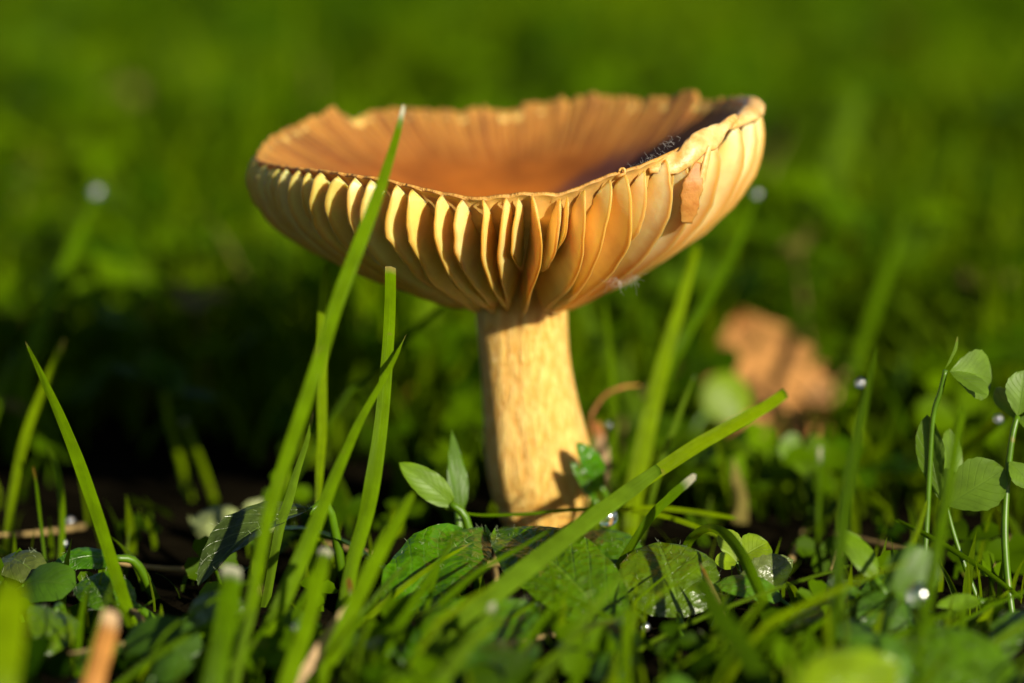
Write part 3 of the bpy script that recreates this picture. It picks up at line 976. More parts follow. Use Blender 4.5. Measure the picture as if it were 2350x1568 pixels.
blade([(2050, 1190, 8), (2120, 1225, 14), (2190, 1265, 14), (2260, 1310, 13), (2345, 1375, 13)], (-2.8, -4.4), "trailing runner sloping under the clover plants", "mid", None, fold=0.6, root=False, name="grass_runner", cat="grass runner")
blade([(1925, 1348, 8), (1932, 1400, 11), (1938, 1460, 12), (1940, 1530, 13)], (-6.6, -7.2), "thin stalk holding a dew drop above the large hairy leaf", "grey", None, fold=0.8, point=False)
blade([(1135, 1380, 16), (1105, 1440, 30), (1060, 1500, 34), (1000, 1580, 36)], (-7.8, -9.0), "pale tipped blurred blade low in the foreground", "grey", "white", 0.12, 0.25)
blade([(1060, 1460, 14), (1065, 1500, 22), (1068, 1540, 22)], (-7.0, -7.8), "tiny cream shoot at the bottom between blades", "straw", "white", 0.5, 0.4)
blade([(1605, 1290, 5), (1630, 1340, 12), (1655, 1390, 13), (1665, 1420, 10)], (-5.0, -5.6), "yellowing narrow shoot against the round leaf", "straw", "rust", 0.25, 0.4)
blade([(560, 1395, 10), (545, 1440, 16), (560, 1500, 18)], (-6.4, -7.6), "curved short shoot behind the thick mown stub", "mid", None)
blade([(30, 1330, 60), (20, 1400, 90), (5, 1480, 110), (-10, 1600, 110)], (-10.5, -11.5), "big soft blurred blade at the grass edge beside the wrinkled leaf", "lime", None, fold=0.12)
blade([(800, 1325, 14), (806, 1380, 18), (800, 1440, 18)], (-5.6, -6.2), "small rusty-tipped shoot behind the tan straw", "mid", "rust", 0.35, 0.4)


# ------------------------------------------------------------------ leaves
def leaf_mesh(name, base, tip, width, nhint, arch=0.12, cup=0.25, fold=0.15, shape="oval", col="mid", seed=1, org=None, wavy=0.03, nu=18, nv=11, serr=0.02, tint=None):
    base, tip = np.asarray(base, float), np.asarray(tip, float)
    ax = tip - base
    Ln = np.linalg.norm(ax)
    ax /= Ln
    nn = unit(np.asarray(nhint, float) - ax * np.dot(nhint, ax))
    sd = np.cross(ax, nn)
    t = np.linspace(0, 1, nu)
    if shape == "oval":
        w = np.sin(np.pi * t ** 0.85) ** 0.65
    elif shape == "round":
        w = np.sqrt(np.clip(1 - (2 * t - 1) ** 2, 0, 1)) ** 0.9
    elif shape == "obovate":
        w = np.sin(np.pi * np.clip(t, 0, 1) ** 1.35) ** 0.6
    elif shape == "lance":
        w = np.sin(np.pi * t ** 0.6) ** 0.9
    else:
        w = np.sin(np.pi * t) ** 0.7
    w = np.clip(w, 0.02, 1) * width / 2
    V, UV, C = [], [], []
    cb = np.array(GREENS[col]) if isinstance(col, str) else np.array(col)
    for i in range(nu):
        for c in np.linspace(-1, 1, nv):
            ww = w[i] * (1 + serr * math.sin(t[i] * 40 + seed) * (abs(c) > 0.95))
            h = arch * Ln * math.sin(math.pi * t[i]) - cup * w[i] * c * c + fold * w[i] * abs(c) + wavy * Ln * float(vnoise(t[i] * 5 + 3 * c, seed)) * abs(c)
            V.append(base + ax * Ln * t[i] + sd * ww * c + nn * h)
            UV.append((c * 0.5 + 0.5, t[i]))
            k = 1 + 0.12 * float(vnoise(t[i] * 4 + c * 2, seed + 5))
            C.append(cb * k)
    if tint is not None:
        C = np.array(C)
        e = np.clip((np.abs(np.array(UV)[:, 0] - 0.5) - 0.38) / 0.1, 0, 1)[:, None] * 0.7
        C = C * (1 - e) + np.array(GREENS[tint]) * e
    V = np.array(V)
    o = np.zeros(3) if org is None else org
    return np_mesh(name, V - o, grid_faces(nu, nv), uv=UV, col=C), V


def broad_leaf(b, t, width, label, nhint=(0, -0.5, 0.85), col="mid", hairs=60, seed=1, group=None, name="broad_leaf", mat=None, stalk=True, **kw):
    if b[2] < -3:                      # keep leaves of the near turf above the soil and the low cover
        mz = min(at(*b)[2], at(*t)[2])
        dy = max(0.0, (0.04 - mz) / 0.23)
        b, t = (b[0], b[1], b[2] - dy), (t[0], t[1], t[2] - dy)
    b = at(*b)
    t = at(*t)
    org = b.copy()
    org[2] = 0
    root = tag(empty(name, org), label, "leaf", group)
    w = px_to_cm(width, (b[1] + t[1]) / 2)
    if col == 'mid' and mat is None:
        col = (0.064 + 0.014 * math.sin(seed), 0.160 + 0.02 * math.sin(seed * 2.3), 0.0)
    me, V = leaf_mesh("leaf_blade", b, t, w, nhint, col=col, seed=seed, org=org, **kw)
    lb = link("leaf_blade", me, mat or M_BROAD, parent=root)
    if stalk:
        d = unit(b - t)
        P = [b + (t - b) * 0.05, b + d * 0.25 + np.array([0, 0, -0.1]), b + d * 0.5 + np.array([0, 0.1, -b[2] - 0.2])]
        v, f, tt = tube(spline(P, 8), np.linspace(0.05, 0.07, 8), 7)
        link("leaf_stalk", np_mesh("leaf_stalk", v - org, f, col=np.array(GREENS["mid"]) * np.ones((len(v), 1))), M_STALK, parent=root)
    if hairs:
        r = np.random.default_rng(seed + 50)
        nn = unit(np.asarray(nhint, float))
        Vs, Fs, o = [], [], 0
        for k in range(hairs):
            p = V[r.integers(len(V))] + r.normal(0, 0.02, 3)
            d = unit(nn + r.normal(0, 0.5, 3))
            v, f, _ = tube(np.array([p - nn * 0.01, p + d * r.uniform(0.04, 0.09)]), np.array([0.003, 0.0012]), 3, cap=False)
            Vs.append(v - org); Fs.append(f[0] + o); o += len(v)
        h = link("leaf_hairs", np_mesh("leaf_hairs", np.vstack(Vs), np.vstack(Fs)), M_HAIR, parent=lb)
        h["kind"] = "stuff"
    return root


FACE = (0.15, -0.75, 0.65)
broad_leaf((1425, 1460, -5.0), (1140, 1222, -2.6), 215, "large hairy veined leaf lying against the front of the stem foot", FACE, "mid", 150, 1, shape="oval", arch=0.10, cup=0.1, fold=0.12)
broad_leaf((1560, 1420, -4.6), (1510, 1245, -3.6), 235, "rounded puckered leaf striped by blade shadows right of the stem", (0.1, -0.8, 0.6), "mid", 90, 2, shape="round", arch=0.10, cup=0.3, fold=0.2)
broad_leaf((1480, 1300, -3.2), (1310, 1235, -2.2), 120, "glossy curled leaf between the stem foot and the rounded leaf", (0.1, -0.6, 0.8), "mid", 60, 3, arch=0.15, cup=0.5)
broad_leaf((900, 1420, -5.4), (1110, 1215, -3.0), 200, "broad leaf with a stripe of shade left of the stem foot", (-0.1, -0.75, 0.65), "mid", 90, 4, arch=0.08, cup=0.1, fold=0.12)
broad_leaf((930, 1560, -7.2), (1240, 1400, -5.2), 190, "long pale-veined leaf in the turf below the stem foot", (-0.1, -0.7, 0.7), "mid", 60, 5, arch=0.1, cup=0.2, fold=0.2)
broad_leaf((1040, 1600, -8.0), (1240, 1470, -6.6), 130, "dark ribbed leaf under the long pale-veined one", (-0.2, -0.7, 0.7), "deep", 20, 6, arch=0.1, cup=0.2)
broad_leaf((1420, 1560, -7.2), (1330, 1440, -6.0), 190, "drooping leaf tip beneath the large hairy veined leaf", (0, -0.8, 0.6), "deep", 30, 7, arch=0.2, cup=0.3)
broad_leaf((130, 1400, -5.2), (95, 1505, -6.2), 130, "glossy pointed leaf with a white midrib and a dark speck", (0.3, -0.8, 0.5), "mid", 60, 8, arch=0.1, cup=0.1, fold=0.3)
broad_leaf((-10, 1290, -3.4), (115, 1350, -4.2), 110, "wrinkled olive leaf beside the stout pointed blade's foot", (0.1, -0.6, 0.8), (0.085, 0.11, 0.02), 20, 9, arch=0.2, cup=0.3)
broad_leaf((310, 1390, -4.8), (170, 1345, -4.4), 110, "hairy green leaf behind the glossy pointed leaf", (0.1, -0.7, 0.7), "mid", 60, 10, arch=0.15, cup=0.2)
broad_leaf((270, 1280, -3.2), (120, 1300, -3.6), 80, "small flat leaf at the foot of the hooked shoot", (0, -0.5, 0.85), "mid", 30, 11, arch=0.1)
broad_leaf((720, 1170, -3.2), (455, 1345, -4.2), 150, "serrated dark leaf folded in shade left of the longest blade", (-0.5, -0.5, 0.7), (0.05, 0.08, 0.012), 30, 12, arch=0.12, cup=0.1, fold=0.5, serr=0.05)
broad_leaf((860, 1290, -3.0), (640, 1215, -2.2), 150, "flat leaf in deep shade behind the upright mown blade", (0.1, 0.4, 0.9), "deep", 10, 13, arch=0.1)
broad_leaf((2330, 1600, -7.6), (1990, 1500, -6.6), 260, "large hairy rounded leaf fringed with white bristles", (0.05, -0.65, 0.75), "mid", 200, 14, shape="round", arch=0.08, cup=0.15, fold=0.08)
broad_leaf((2280, 1520, -6.2), (2360, 1400, -5.2), 90, "bristly leaf edge under the trailing runner", (-0.2, -0.7, 0.7), "mid", 50, 15, arch=0.1)
broad_leaf((1700, 1350, -4.4), (1820, 1285, -4.0), 90, "crinkled translucent young leaf right of the hairpin blade", (0.1, -0.9, 0.3), (0.13, 0.17, 0.04), 30, 16, arch=0.1, cup=0.4, serr=0.06)
broad_leaf((1380, 1120, -0.6), (1322, 1015, -0.9), 62, "leaflet pair's larger lobe standing against the stem's right foot", (0.5, -0.8, 0.2), "mid", 14, 17, arch=0.08, cup=0.1, fold=0.25)
broad_leaf((1365, 1150, -0.8), (1312, 1060, -1.0), 36, "leaflet pair's narrow lobe standing against the stem's right foot", (0.5, -0.8, 0.2), "mid", 8, 18, arch=0.05, cup=0.1, fold=0.25)
broad_leaf((1040, 1160, -2.6), (916, 1062, -2.6), 66, "smooth oval leaflet tilted up left of the stem", (-0.3, -0.7, 0.6), "bright", 0, 19, mat=M_CLOVER, shape="oval", arch=0.08, cup=0.1)
broad_leaf((1052, 1180, -2.2), (1036, 985, -1.8), 52, "upright narrow folded leaf left of the stem", (0.3, -0.9, 0.1), "mid", 0, 20, mat=M_CLOVER, shape="lance", arch=0.06, fold=0.4)
broad_leaf((1270, 1265, -2.2), (1222, 1208, -2.0), 46, "small curled leaf tip overlapping the stem foot", (0.2, -0.9, 0.3), "mid", 8, 21, arch=0.1)
broad_leaf((1110, 1260, -2.4), (1195, 1212, -2.0), 40, "small dark leaf tip left of the stem foot", (0, -0.5, 0.9), "deep", 8, 22, arch=0.1)
broad_leaf((2010, 1330, -5.4), (1925, 1215, -5.0), 70, "soft pale leaf behind the thin dewy stalk", (0.4, -0.8, 0.4), "bright", 0, 23, mat=M_CLOVER, arch=0.08, fold=0.3)
broad_leaf((2060, 1370, -7.2), (2130, 1260, -7.0), 130, "blurred rounded leaf behind the bright narrow shoot", (0.2, -0.9, 0.4), "mid", 0, 24, mat=M_CLOVER, shape="round", arch=0.05)
broad_leaf((2250, 1380, -5.2), (2150, 1390, -5.8), 44, "small oval leaf by the largest dew drop", (0, -0.8, 0.6), "bright", 0, 25, mat=M_CLOVER, arch=0.05)
broad_leaf((1820, 1640, -11.0), (2060, 1525, -10.0), 190, "big soft lime leaf out of focus in the near turf", (0, -0.7, 0.7), "lime", 0, 26, arch=0.1)
broad_leaf((430, 1420, -6.2), (560, 1390, -6.6), 90, "rounded glossy leaf behind the pinkish cut stub", (0.3, -0.8, 0.5), "mid", 30, 27, shape="round")
broad_leaf((560, 1230, 0.2), (440, 1190, 0.6), 100, "pale tattered leaf lit beyond the shaded hollow", (0.3, -0.8, 0.4), (0.34, 0.40, 0.14), 0, 28, arch=0.2, wavy=0.12)
broad_leaf((640, 1200, 1.2), (560, 1160, 1.0), 70, "cream-green crumpled leaflet by the pale stalk", (0.4, -0.8, 0.4), (0.36, 0.42, 0.15), 0, 29, arch=0.2, wavy=0.12)
broad_leaf((1620, 950, 6.0), (1712, 880, 6.5), 120, "round lime clover leaflet before the fallen brown leaf", (0.2, -0.9, 0.3), "lime", 0, 30, shape="round", mat=M_CLOVER)
broad_leaf((1660, 1040, 6.0), (1760, 1000, 5.6), 90, "shaded round leaflet below the lime one by the brown leaf", (0.2, -0.7, 0.6), "mid", 0, 31, shape="round", mat=M_CLOVER)


r5 = np.random.default_rng(77)
for k in range(30):
    x = r5.uniform(-20, 2370)
    yb = r5.uniform(-9.0, -3.4)
    if 900 < x < 1700 and yb > -5.6:
        yb -= 2.6
    g = at(x, 1568, yb)
    b = np.array([g[0], yb, r5.uniform(0.05, 0.35)])
    L_ = r5.uniform(0.5, 1.1)
    a = r5.uniform(0, 6.28)
    t = b + np.array([math.cos(a) * L_, math.sin(a) * L_ * 0.8, r5.uniform(-0.05, 0.30)])
    org = np.array([b[0], b[1], 0.0])
    root = tag(empty("turf_leaf", org), "small rounded green leaf low in the near turf between the blades", "leaf", "small leaves low in the near turf")
    cc = np.array([0.055, 0.135, 0.003]) * r5.uniform(0.6, 1.6)
    me, _ = leaf_mesh("leaf_blade", b, t, L_ * r5.uniform(0.45, 0.85), (r5.normal(0, 0.3), -0.6 + r5.normal(0, 0.2), 0.7), arch=0.12, cup=0.2, fold=0.15, shape=["oval", "round", "lance"][k % 3], col=cc, seed=k, org=org, nu=10, nv=7)
    link("leaf_blade", me, M_BROAD if k % 2 else M_CLOVER, parent=root)
    v, f, _ = tube(np.array([b + (t - b) * 0.04, b + (b - t) * 0.2 - [0, 0, 0.1], [b[0], b[1], -0.15]]), 0.03, 6)
    link("leaf_stalk", np_mesh("leaf_stalk", v - org, f, col=cc * np.ones((len(v), 1))), M_STALK, parent=root)
for k in range(85):
    x = r5.choice([r5.uniform(560, 1500), r5.uniform(1450, 2340), r5.uniform(0, 560)], p=[0.5, 0.35, 0.15])
    yb = r5.uniform(-8.8, -5.0)
    h = r5.uniform(90, 240)
    sl = r5.normal(0.6, 0.75)
    w = r5.uniform(6, 20)
    y0 = 1568 + r5.uniform(-130, 40)
    yb = min(yb, float(on_ground(x, y0, 0.0)[1]))
    blade([(x + sl * h, y0 - h, 3), (x + sl * h * 0.62, y0 - h * 0.7, w * 0.7), (x + sl * h * 0.25, y0 - h * 0.33, w), (x, y0, w)], (yb + 0.9, yb),
          "small slanting blade in the near turf below the broad leaves", ["bright", "mid", "lime", "mid", "grey"][k % 5], [None, "straw", None, "white"][k % 4], 0.06, 0.3, group="small slanting blades in the near turf", n=14)


for k in range(16):
    x = r5.uniform(-6.6, 6.2)
    y = r5.uniform(-7.0, 0.5)
    if abs(x) < 1.3 and y > -1.5:
        continue
    a = r5.uniform(0, 6.28)
    L_ = r5.uniform(0.8, 2.2)
    d = np.array([math.cos(a), math.sin(a), r5.uniform(-0.05, 0.15)])
    P0 = np.array([x, y, r5.uniform(0.0, 0.12)])
    v, f, _ = tube(spline([P0, P0 + d * L_ * 0.5 + r5.normal(0, 0.06, 3), P0 + d * L_], 9), np.linspace(0.05, 0.025, 9), 6)
    org = P0 * [1, 1, 0]
    tag(link("dry_straw", np_mesh("dry_straw", v - org, f, col=np.array(GREENS["straw"]) * r5.uniform(0.5, 1.2) * np.ones((len(v), 1))), M_DRY, org),
        "thin piece of dead straw lying on the soil under the leaves", "dry straw", "dead straw on the soil")


# clover plants ---------------------------------------------------
def clover(label, stem_pts, leaflets, col="grey", rad=0.045, seed=1, group=None):
    """stem_pts: (px, py, y) from the ground up; leaflets: base, tip, width px, normal"""
    P = [at(*p) for p in stem_pts]
    org = P[0].copy()
    if P[0][2] > -0.05:
        P.insert(0, np.array([P[0][0], P[0][1], -0.12]))
    org[2] = 0
    root = tag(empty("clover_plant", org), label, "clover", group)
    v, f, tt = tube(spline(P, 22), np.linspace(rad * 1.1, rad * 0.8, 22), 8)
    link("stem", np_mesh("stem", v - org, f, col=np.array(GREENS["mid"]) * np.ones((len(v), 1))), M_STALK, parent=root)
    for k, (b, t, w, nh) in enumerate(leaflets):
        bb, tt_ = at(*b), at(*t)
        me, _ = leaf_mesh("leaflet", bb, tt_, px_to_cm(w, b[2]), nh, arch=0.04, cup=0.05, fold=0.22, shape="obovate", col=col, seed=seed * 7 + k, org=org, wavy=0.02, serr=0.03, tint="grey" if k % 2 else None)
        link("leaflet", me, M_CLOVER, parent=root)


clover("clover with a half-folded leaflet and a withered spike at its top", [(2120, 1330, -3.2), (2128, 1180, -3.0), (2140, 970, -2.9), (2158, 900, -2.9), (2170, 850, -2.9)],
       [((2182, 850, -2.9), (2275, 872, -2.6), 120, (0.5, -0.8, 0.35)), ((2180, 852, -2.95), (2268, 908, -3.2), 60, (0.2, -0.5, 0.85)), ((2170, 846, -2.9), (2198, 772, -2.8), 22, (0.9, -0.4, 0.1))], "grey", 0.04, 1)
clover("clover with one large flat rounded leaflet facing out", [(2260, 1420, -3.4), (2200, 1260, -3.2), (2172, 1165, -3.1)],
       [((2172, 1160, -3.1), (2305, 1075, -3.2), 125, (0.05, -0.95, 0.3)), ((2160, 1150, -3.0), (2128, 952, -2.8), 72, (-0.55, -0.8, 0.1)), ((2165, 1150, -2.9), (2180, 985, -2.4), 70, (0.5, -0.7, 0.3))], "grey", 0.035, 2)
clover("clover on the long bare stalk right of the flat leaflet", [(2345, 1560, -4.0), (2318, 1380, -3.6), (2306, 1240, -3.4), (2310, 1120, -3.2), (2322, 1010, -3.1), (2335, 955, -3.0)],
       [((2335, 955, -3.0), (2350, 850, -2.9), 80, (0.1, -0.9, 0.3)), ((2332, 962, -3.0), (2285, 890, -2.4), 40, (-0.5, -0.7, 0.4)), ((2335, 962, -3.0), (2420, 985, -3.2), 70, (0.2, -0.7, 0.6)), ((2316, 1060, -3.2), (2368, 1120, -3.4), 66, (0.3, -0.8, 0.4))], "grey", 0.05, 3)
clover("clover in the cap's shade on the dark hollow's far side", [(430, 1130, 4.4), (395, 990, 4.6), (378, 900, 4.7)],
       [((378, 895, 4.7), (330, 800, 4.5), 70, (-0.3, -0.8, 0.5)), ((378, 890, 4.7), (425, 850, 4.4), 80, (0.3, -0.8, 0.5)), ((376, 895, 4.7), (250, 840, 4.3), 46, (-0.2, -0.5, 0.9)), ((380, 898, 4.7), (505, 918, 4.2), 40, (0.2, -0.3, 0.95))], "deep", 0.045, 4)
clover("little backlit clover beside the hairpin blade", [(1720, 1380, -3.8), (1700, 1320, -3.7), (1690, 1290, -3.7)],
       [((1690, 1290, -3.7), (1660, 1215, -3.5), 60, (0.2, -0.8, 0.5)), ((1692, 1286, -3.7), (1762, 1245, -3.4), 84, (0.1, -0.7, 0.7)), ((1690, 1292, -3.7), (1640, 1290, -4.0), 44, (0.1, -0.8, 0.5))], "lime", 0.03, 5)
clover("low clover in the turf just beyond the right runner", [(1860, 1180, 2.0), (1850, 1090, 2.0), (1840, 1050, 2.1)],
       [((1840, 1050, 2.1), (1790, 1010, 2.0), 70, (-0.2, -0.7, 0.6)), ((1840, 1050, 2.1), (1900, 1020, 2.0), 70, (0.3, -0.7, 0.6)), ((1840, 1052, 2.1), (1850, 1090, 1.4), 60, (0, -0.6, 0.8))], "bright", 0.035, 6)

# fallen brown leaf ----------------------------------------------
def fallen_leaf():
    b, t = at(1815, 1010, 8.2), at(1690, 728, 10.4)
    root = tag(empty("fallen_leaf", (b[0], b[1], 0)), "curled orange-brown fallen leaf standing in the grass behind the mushroom", "fallen leaf")
    org = np.array([b[0], b[1], 0])
    me, V = leaf_mesh("leaf_blade", b, t, 2.2, (0.25, -0.8, 0.55), arch=0.10, cup=0.25, fold=0.1, shape="lance", col=(0.62, 0.29, 0.08), seed=3, org=org, wavy=0.10, serr=0.12, nu=26, nv=15)
    link("leaf_blade", me, M_DRY, parent=root)
    v, f, _ = tube(spline([b + (t - b) * 0.05, b + np.array([-0.05, -0.3, -0.2]), b + np.array([-0.1, -0.6, -b[2] - 0.1])], 8), 0.05, 6)
    link("leaf_stalk", np_mesh("leaf_stalk", v - org, f, col=np.array(GREENS["rust"]) * np.ones((len(v), 1))), M_DRY, parent=root)


fallen_leaf()
b_, t_ = at(1850, 925, 11), at(1945, 880, 11.5)
broad_leaf((1830, 950, 8.6), (1970, 870, 9.4), 70, "smaller tan fallen leaf beside the standing brown one", (0.1, -0.6, 0.8), (0.46, 0.25, 0.09), 0, 33, name="fallen_leaf", mat=M_DRY, wavy=0.14, shape="lance")
broad_leaf((40, 760, 16.0), (150, 700, 18.0), 110, "tan withered leaf far back in the turf by the olive blade", (0.2, -0.6, 0.8), (0.30, 0.20, 0.10), 0, 34, name="fallen_leaf", mat=M_DRY, wavy=0.08)
broad_leaf((925, 930, 8.0), (968, 880, 8.5), 60, "small yellow leaf behind the stem and grass stalks", (0.1, -0.8, 0.5), (0.50, 0.36, 0.02), 0, 35, name="yellow_leaf", mat=M_DRY)

# dew drops -------------------------------------------------------
droplet(at(222, 440, 9.0), 0.10, "dew drop on the tip of the tall olive blade")
droplet(at(1738, 446, 5.2), 0.07, "dew drop on the slim leaning blade's tip")
droplet(at(1975, 880, -6.1), 0.06, "dew drop held on the tall shaded blade")
droplet(at(2292, 962, -0.4), 0.06, "dew drop on the wide lime blade by the clover")
droplet(at(1393, 1187, -4.75), 0.14, "dew drop resting on the pale diagonal blade before the stem")
droplet(at(1397, 976, 1.7), 0.05, "dew drop on the slender blade behind the stem")
droplet(at(2110, 1368, -7.7), 0.15, "largest dew drop, beside the blurred rounded leaf")
droplet(at(1922, 1335, -6.6), 0.10, "dew drop capping the thin stalk")
droplet(at(1482, 1440, -5.4), 0.06, "dew drop under the rounded puckered leaf")
droplet(at(685, 1441, -7.6), 0.07, "dew drop on the round-topped cut stub")
droplet(at(148, 1247, -1.4), 0.05, "dew drop on the hooked shoot")
droplet(at(162, 1196, -0.2), 0.06, "dew drop hanging beside the hooked shoot")


# ------------------------------------------------------------------ loose turf: short individual blades, then the lawn
def blade_batch(P, H, W, az, lean, facing, col, nseg=5, mid=True):
    """vectorised blades -> V, F, C (cm)"""
    n = len(P)
    t = np.linspace(0, 1, nseg + 1)
    d = np.stack([np.cos(az), np.sin(az), 0 * az], -1)
    C0 = P[:, None, :] + d[:, None, :] * (H * lean)[:, None, None] * (t ** 1.7)[None, :, None]
    C0[:, :, 2] += H[:, None] * (t - 0.30 * np.clip(lean, 0, 1.2)[:, None] * t ** 2.4)
    w = W[:, None] * 0.5 * np.clip((1 - t ** 2.2), 0.03, 1)[None, :] * (0.75 + 0.25 * np.sin(np.pi * t))[None, :]
    sd = np.stack([np.cos(facing), np.sin(facing), 0 * facing], -1)
    nr = np.stack([-np.sin(facing), np.cos(facing), 0 * facing], -1)
    if mid:
        acr = np.array([-1.0, 0, 1.0])
        V = C0[:, :, None, :] + sd[:, None, None, :] * (w[:, :, None] * acr)[..., None] + nr[:, None, None, :] * (w[:, :, None] * 0.35 * (acr == 0))[..., None]
        k = 3
    else:
        acr = np.array([-1.0, 1.0])
        V = C0[:, :, None, :] + sd[:, None, None, :] * (w[:, :, None] * acr)[..., None]
        k = 2
    m = (nseg + 1) * k
    g = grid_faces(nseg + 1, k)
    F = (g[None] + (np.arange(n) * m)[:, None, None]).reshape(-1, 4)
    C = np.repeat(col, m, axis=0)
    return V.reshape(-1, 3), F, C


def colours(n, r, a=(0.028, 0.072, 0.0), b=(0.140, 0.222, 0.0), dry=0.010):
    k = r.random(n)[:, None]
    c = np.array(a) * (1 - k) + np.array(b) * k
    m = r.random(n) < dry
    c[m] = np.array([0.24, 0.20, 0.05]) * r.uniform(0.7, 1.2, (m.sum(), 1))
    return c


protos = []
r3 = np.random.default_rng(21)
for k in range(10):
    H = np.array([r3.uniform(0.7, 1.5)])
    V, F, C = blade_batch(np.zeros((1, 3)), H, np.array([r3.uniform(0.10, 0.24)]), np.array([r3.uniform(0, 6.28)]), np.array([r3.uniform(0.1, 1.1)]), np.array([r3.uniform(-0.7, 0.7)]),
                          colours(1, r3), nseg=8)
    uv = np.tile(np.stack([np.tile([0, 0.5, 1], 9), np.repeat(np.linspace(0, 1, 9), 3)], -1), (1, 1))
    me = np_mesh("short_blade", V, F, uv=uv, col=C)
    me.materials.append(M_GRASS)
    protos.append((me, H[0]))
placed = 0
while placed < 260:
    y = r3.uniform(-9.2, 3.0)
    hw = 7.1 * (45 + y) / 45 + 0.3
    x = -0.3 + r3.uniform(-hw, hw)
    if math.hypot(x, y) < 1.0:
        continue
    if y < -0.3 and abs(x + 0.1) < 1.7 and y > -2.2:
        continue
    if x < -2.0 and y > -0.5 and r3.random() < 0.75:         # the bare shaded hollow
        continue
    me, H = protos[r3.integers(len(protos))]
    o = bpy.data.objects.new("short_grass_shoot", me)
    s = r3.uniform(0.55, 1.05)
    if y < -0.5:
        s *= 0.72
    o.location = Vector((x * S, y * S, -0.001))
    o.scale = (s, s, s)
    o.rotation_euler = (0, 0, r3.uniform(0, 6.28))
    COL.objects.link(o)
    tag(o, "short green blade among the low turf around the mushroom's foot", "grass blade", "short blades in the low turf")
    placed += 1


def field(r, n, y0, y1, xm=1.5, pad=3.0):
    """random ground points in the wedge the camera looks over"""
    out = []
    got = 0
    ymax = 7.1 * (45 + y1) / 45 * xm + pad
    while got < n:
        y = r.uniform(y0, y1, n)
        x = r.uniform(-ymax, ymax, n)
        k = np.abs(x) < 7.1 * (45 + y) / 45 * xm + pad
        p = np.stack([x[k] - 0.3, y[k], np.full(k.sum(), -0.12)], -1)
        out.append(p)
        got += len(p)
    return np.vstack(out)[:n]


def lump_noise(x, y, sc_, seed):
    return 0.5 * np.sin(x / sc_ * 2.1 + seed) * np.cos(y / sc_ * 1.7 + seed * 2) + 0.3 * np.sin(x / sc_ * 4.7 - y / sc_ * 2.9 + seed * 3) + 0.2 * np.cos(y / sc_ * 6.1 + x / sc_ * 1.3 + seed)


def hollow(x, y):
    """less growth in the shaded hollow behind and left of the mushroom and right at its foot"""
    a = np.exp(-(((x + 5.0) / 3.6) ** 2 + ((y - 3.5) / 4.2) ** 2))
    b = np.exp(-((x / 1.6) ** 2 + (y / 1.6) ** 2))
    c = np.exp(-(((x - 3.9) / 1.7) ** 2 + ((y - 6.5) / 3.6) ** 4))
    return np.clip(1 - 1.25 * np.maximum(np.maximum(a, b), c * 0.66), 0, 1)


def lawn(name, n, y0, y1, hh, ww, seed, nseg, mid, far=0.0):
    r = np.random.default_rng(seed)
    P = field(r, n, y0, y1)
    sc_ = 3.5 + 0.09 * np.clip(P[:, 1], 0, 300)
    ln = lump_noise(P[:, 0], P[:, 1], sc_, seed)
    keep = r.random(n) < hollow(P[:, 0], P[:, 1]) * (0.68 + 0.65 * ln).clip(0.08, 1)
    P, ln = P[keep], ln[keep]
    m = len(P)
    grow = np.clip((P[:, 1] - 1.0) / 9.0, 0.22, 1)
    H = r.uniform(hh[0], hh[1], m) * (1 + 0.55 * ln) * grow
    W = r.uniform(ww[0], ww[1], m)
    az = r.uniform(0, 2 * np.pi, m)
    lean = r.gamma(2.0, 0.28, m).clip(0, 1.5)
    col = colours(m, r) * (1 + 0.45 * ln)[:, None]
    V, F, C = blade_batch(P, H, W, az, lean, r.uniform(-1.2, 1.2, m), col, nseg, mid)
    me = np_mesh(name, V, F, col=C)
    o = link(name, me, M_LAWN)
    o["kind"] = "stuff"
    o["label"] = "dense green lawn grass spreading out of focus behind the mushroom"
    o["category"] = "grass"


lawn("grass", 6200, 1.5, 26, (1.6, 3.6), (0.13, 0.30), 31, 5, True)
lawn("grass", 17500, 22, 90, (2.2, 4.8), (0.16, 0.38), 32, 4, True)
lawn("grass", 58000, 80, 340, (2.5, 5.5), (0.3, 0.6), 33, 3, False)


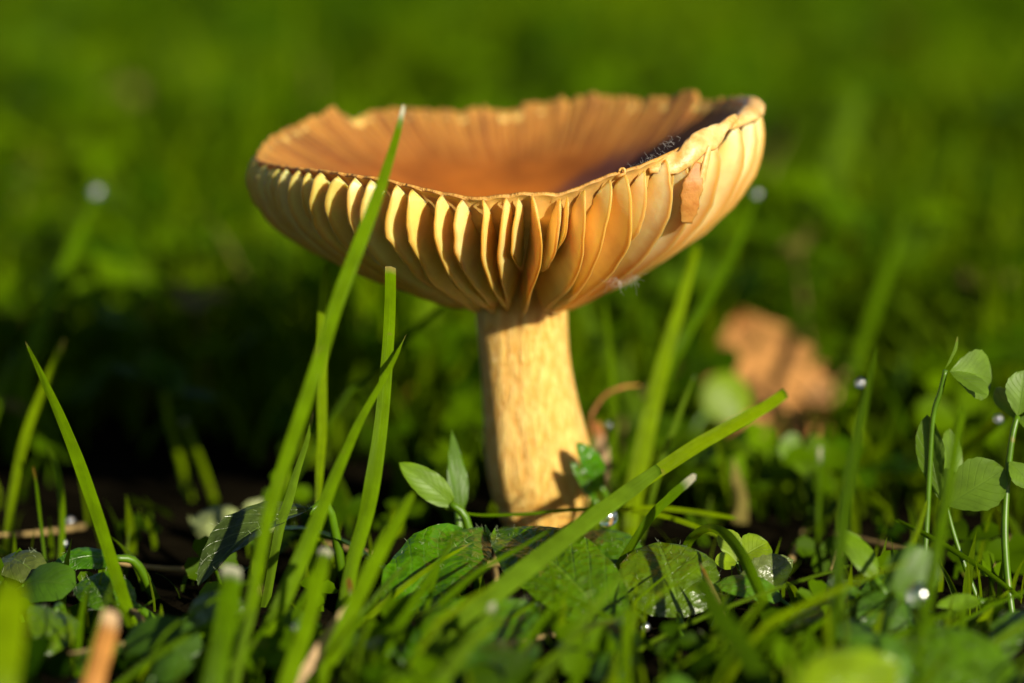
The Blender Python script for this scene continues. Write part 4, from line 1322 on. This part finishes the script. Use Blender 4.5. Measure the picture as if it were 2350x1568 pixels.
def leaf_batch(name, n, y0, y1, hh, rr, seed, label, low=False):
    """trifoliate ground cover leaves on thin stalks"""
    r = np.random.default_rng(seed)
    P = field(r, n, y0, y1)
    sc_ = 3.0 + 0.08 * np.clip(P[:, 1], 0, 300)
    ln = lump_noise(P[:, 0], P[:, 1], sc_, seed + 9)
    keep = r.random(n) < hollow(P[:, 0], P[:, 1]) * (0.7 + 0.5 * ln).clip(0.1, 1)
    if low:
        keep &= ~((np.abs(P[:, 0]) < 1.0) & (np.abs(P[:, 1]) < 1.0)) & ~((np.abs(P[:, 0] - 0.3) < 2.4) & (P[:, 1] > -6.2) & (P[:, 1] < -1.0))
    P, ln = P[keep], ln[keep]
    m = len(P)
    grow = np.clip((P[:, 1] - 1.0) / 9.0, 0.25, 1) if not low else 1.0
    H = r.uniform(hh[0], hh[1], m) * (1 + 0.4 * ln) * grow
    az = r.uniform(0, 2 * np.pi, m)
    off = np.stack([np.cos(az), np.sin(az), 0 * az], -1) * (H * r.uniform(0, 0.6, m))[:, None]
    top = P + off
    top[:, 2] = H
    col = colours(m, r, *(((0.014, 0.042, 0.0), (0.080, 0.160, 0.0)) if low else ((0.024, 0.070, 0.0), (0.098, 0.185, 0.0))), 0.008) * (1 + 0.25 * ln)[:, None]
    R = r.uniform(rr[0], rr[1], m)
    # outline of one leaflet: tip away from the stalk
    ol = np.array([(0.0, 0, 0), (0.35, 0.34, 0.10), (0.75, 0.46, 0.12), (1.0, 0.22, 0.03), (0.96, 0, 0), (1.0, -0.22, 0.03), (0.75, -0.46, 0.12), (0.35, -0.34, 0.10), (0.55, 0, 0.02)])
    Vs, Fs, Cs = [], [], []
    tilt = r.normal(0, 0.75 if low else 0.5, (m, 2))
    up = np.stack([tilt[:, 0], tilt[:, 1] - 0.35, np.ones(m)], -1)
    up /= np.linalg.norm(up, axis=1)[:, None]
    o = 0
    rot0 = r.uniform(0, 6.28, m)
    for k in range(3):
        a = rot0 + k * 2.1 + r.normal(0, 0.15, m)
        u = np.stack([np.cos(a), np.sin(a), r.normal(0.05, 0.25, m)], -1)
        u -= up * (u * up).sum(1)[:, None]
        u /= np.linalg.norm(u, axis=1)[:, None]
        v = np.cross(up, u)
        V = top[:, None, :] + R[:, None, None] * (ol[None, :, 0:1] * u[:, None, :] + ol[None, :, 1:2] * v[:, None, :] + ol[None, :, 2:3] * up[:, None, :] * 1.3)
        f = np.array([(i, (i + 1) % 8, 8) for i in range(8)])
        Fs.append((f[None] + (np.arange(m) * 9)[:, None, None]).reshape(-1, 3) + o)
        Vs.append(V.reshape(-1, 3))
        Cs.append(np.repeat(col * r.uniform(0.85, 1.15, (m, 1)), 9, axis=0))
        o += m * 9
    # stalks
    q = np.linspace(0, 1, 4)
    Ctr = P[:, None, :] + (top - P)[:, None, :] * q[None, :, None]
    Ctr[:, :, 0:2] -= off[:, None, 0:2] * (q * (1 - q))[None, :, None] * 0.8
    sd = np.array([0.035, 0, 0])
    V = np.stack([Ctr - sd, Ctr + sd, Ctr + np.array([0, 0.04, 0])], 2)
    g = grid_faces(4, 3, wrap=True)
    F4 = (g[None] + (np.arange(m) * 12)[:, None, None]).reshape(-1, 4) + o
    Vs.append(V.reshape(-1, 3))
    Cs.append(np.repeat(col * 1.1, 12, axis=0))
    me = np_mesh(name, np.vstack(Vs), [np.vstack(Fs), F4], col=np.vstack(Cs))
    ob = link(name, me, M_LAWN)
    ob["kind"] = "stuff"
    ob["label"] = label
    ob["category"] = "ground cover"


leaf_batch("ground_cover", 1500, 2.0, 30, (0.9, 2.6), (0.35, 0.75), 41, "mixed clover leaves blurred in the turf just behind the mushroom")
leaf_batch("ground_cover", 5200, 26, 110, (1.4, 3.6), (0.5, 1.0), 42, "clover leaves scattered through the middle of the lawn")
leaf_batch("ground_cover", 7000, 100, 330, (2.0, 4.0), (0.8, 1.5), 43, "clover leaves scattered through the far lawn")
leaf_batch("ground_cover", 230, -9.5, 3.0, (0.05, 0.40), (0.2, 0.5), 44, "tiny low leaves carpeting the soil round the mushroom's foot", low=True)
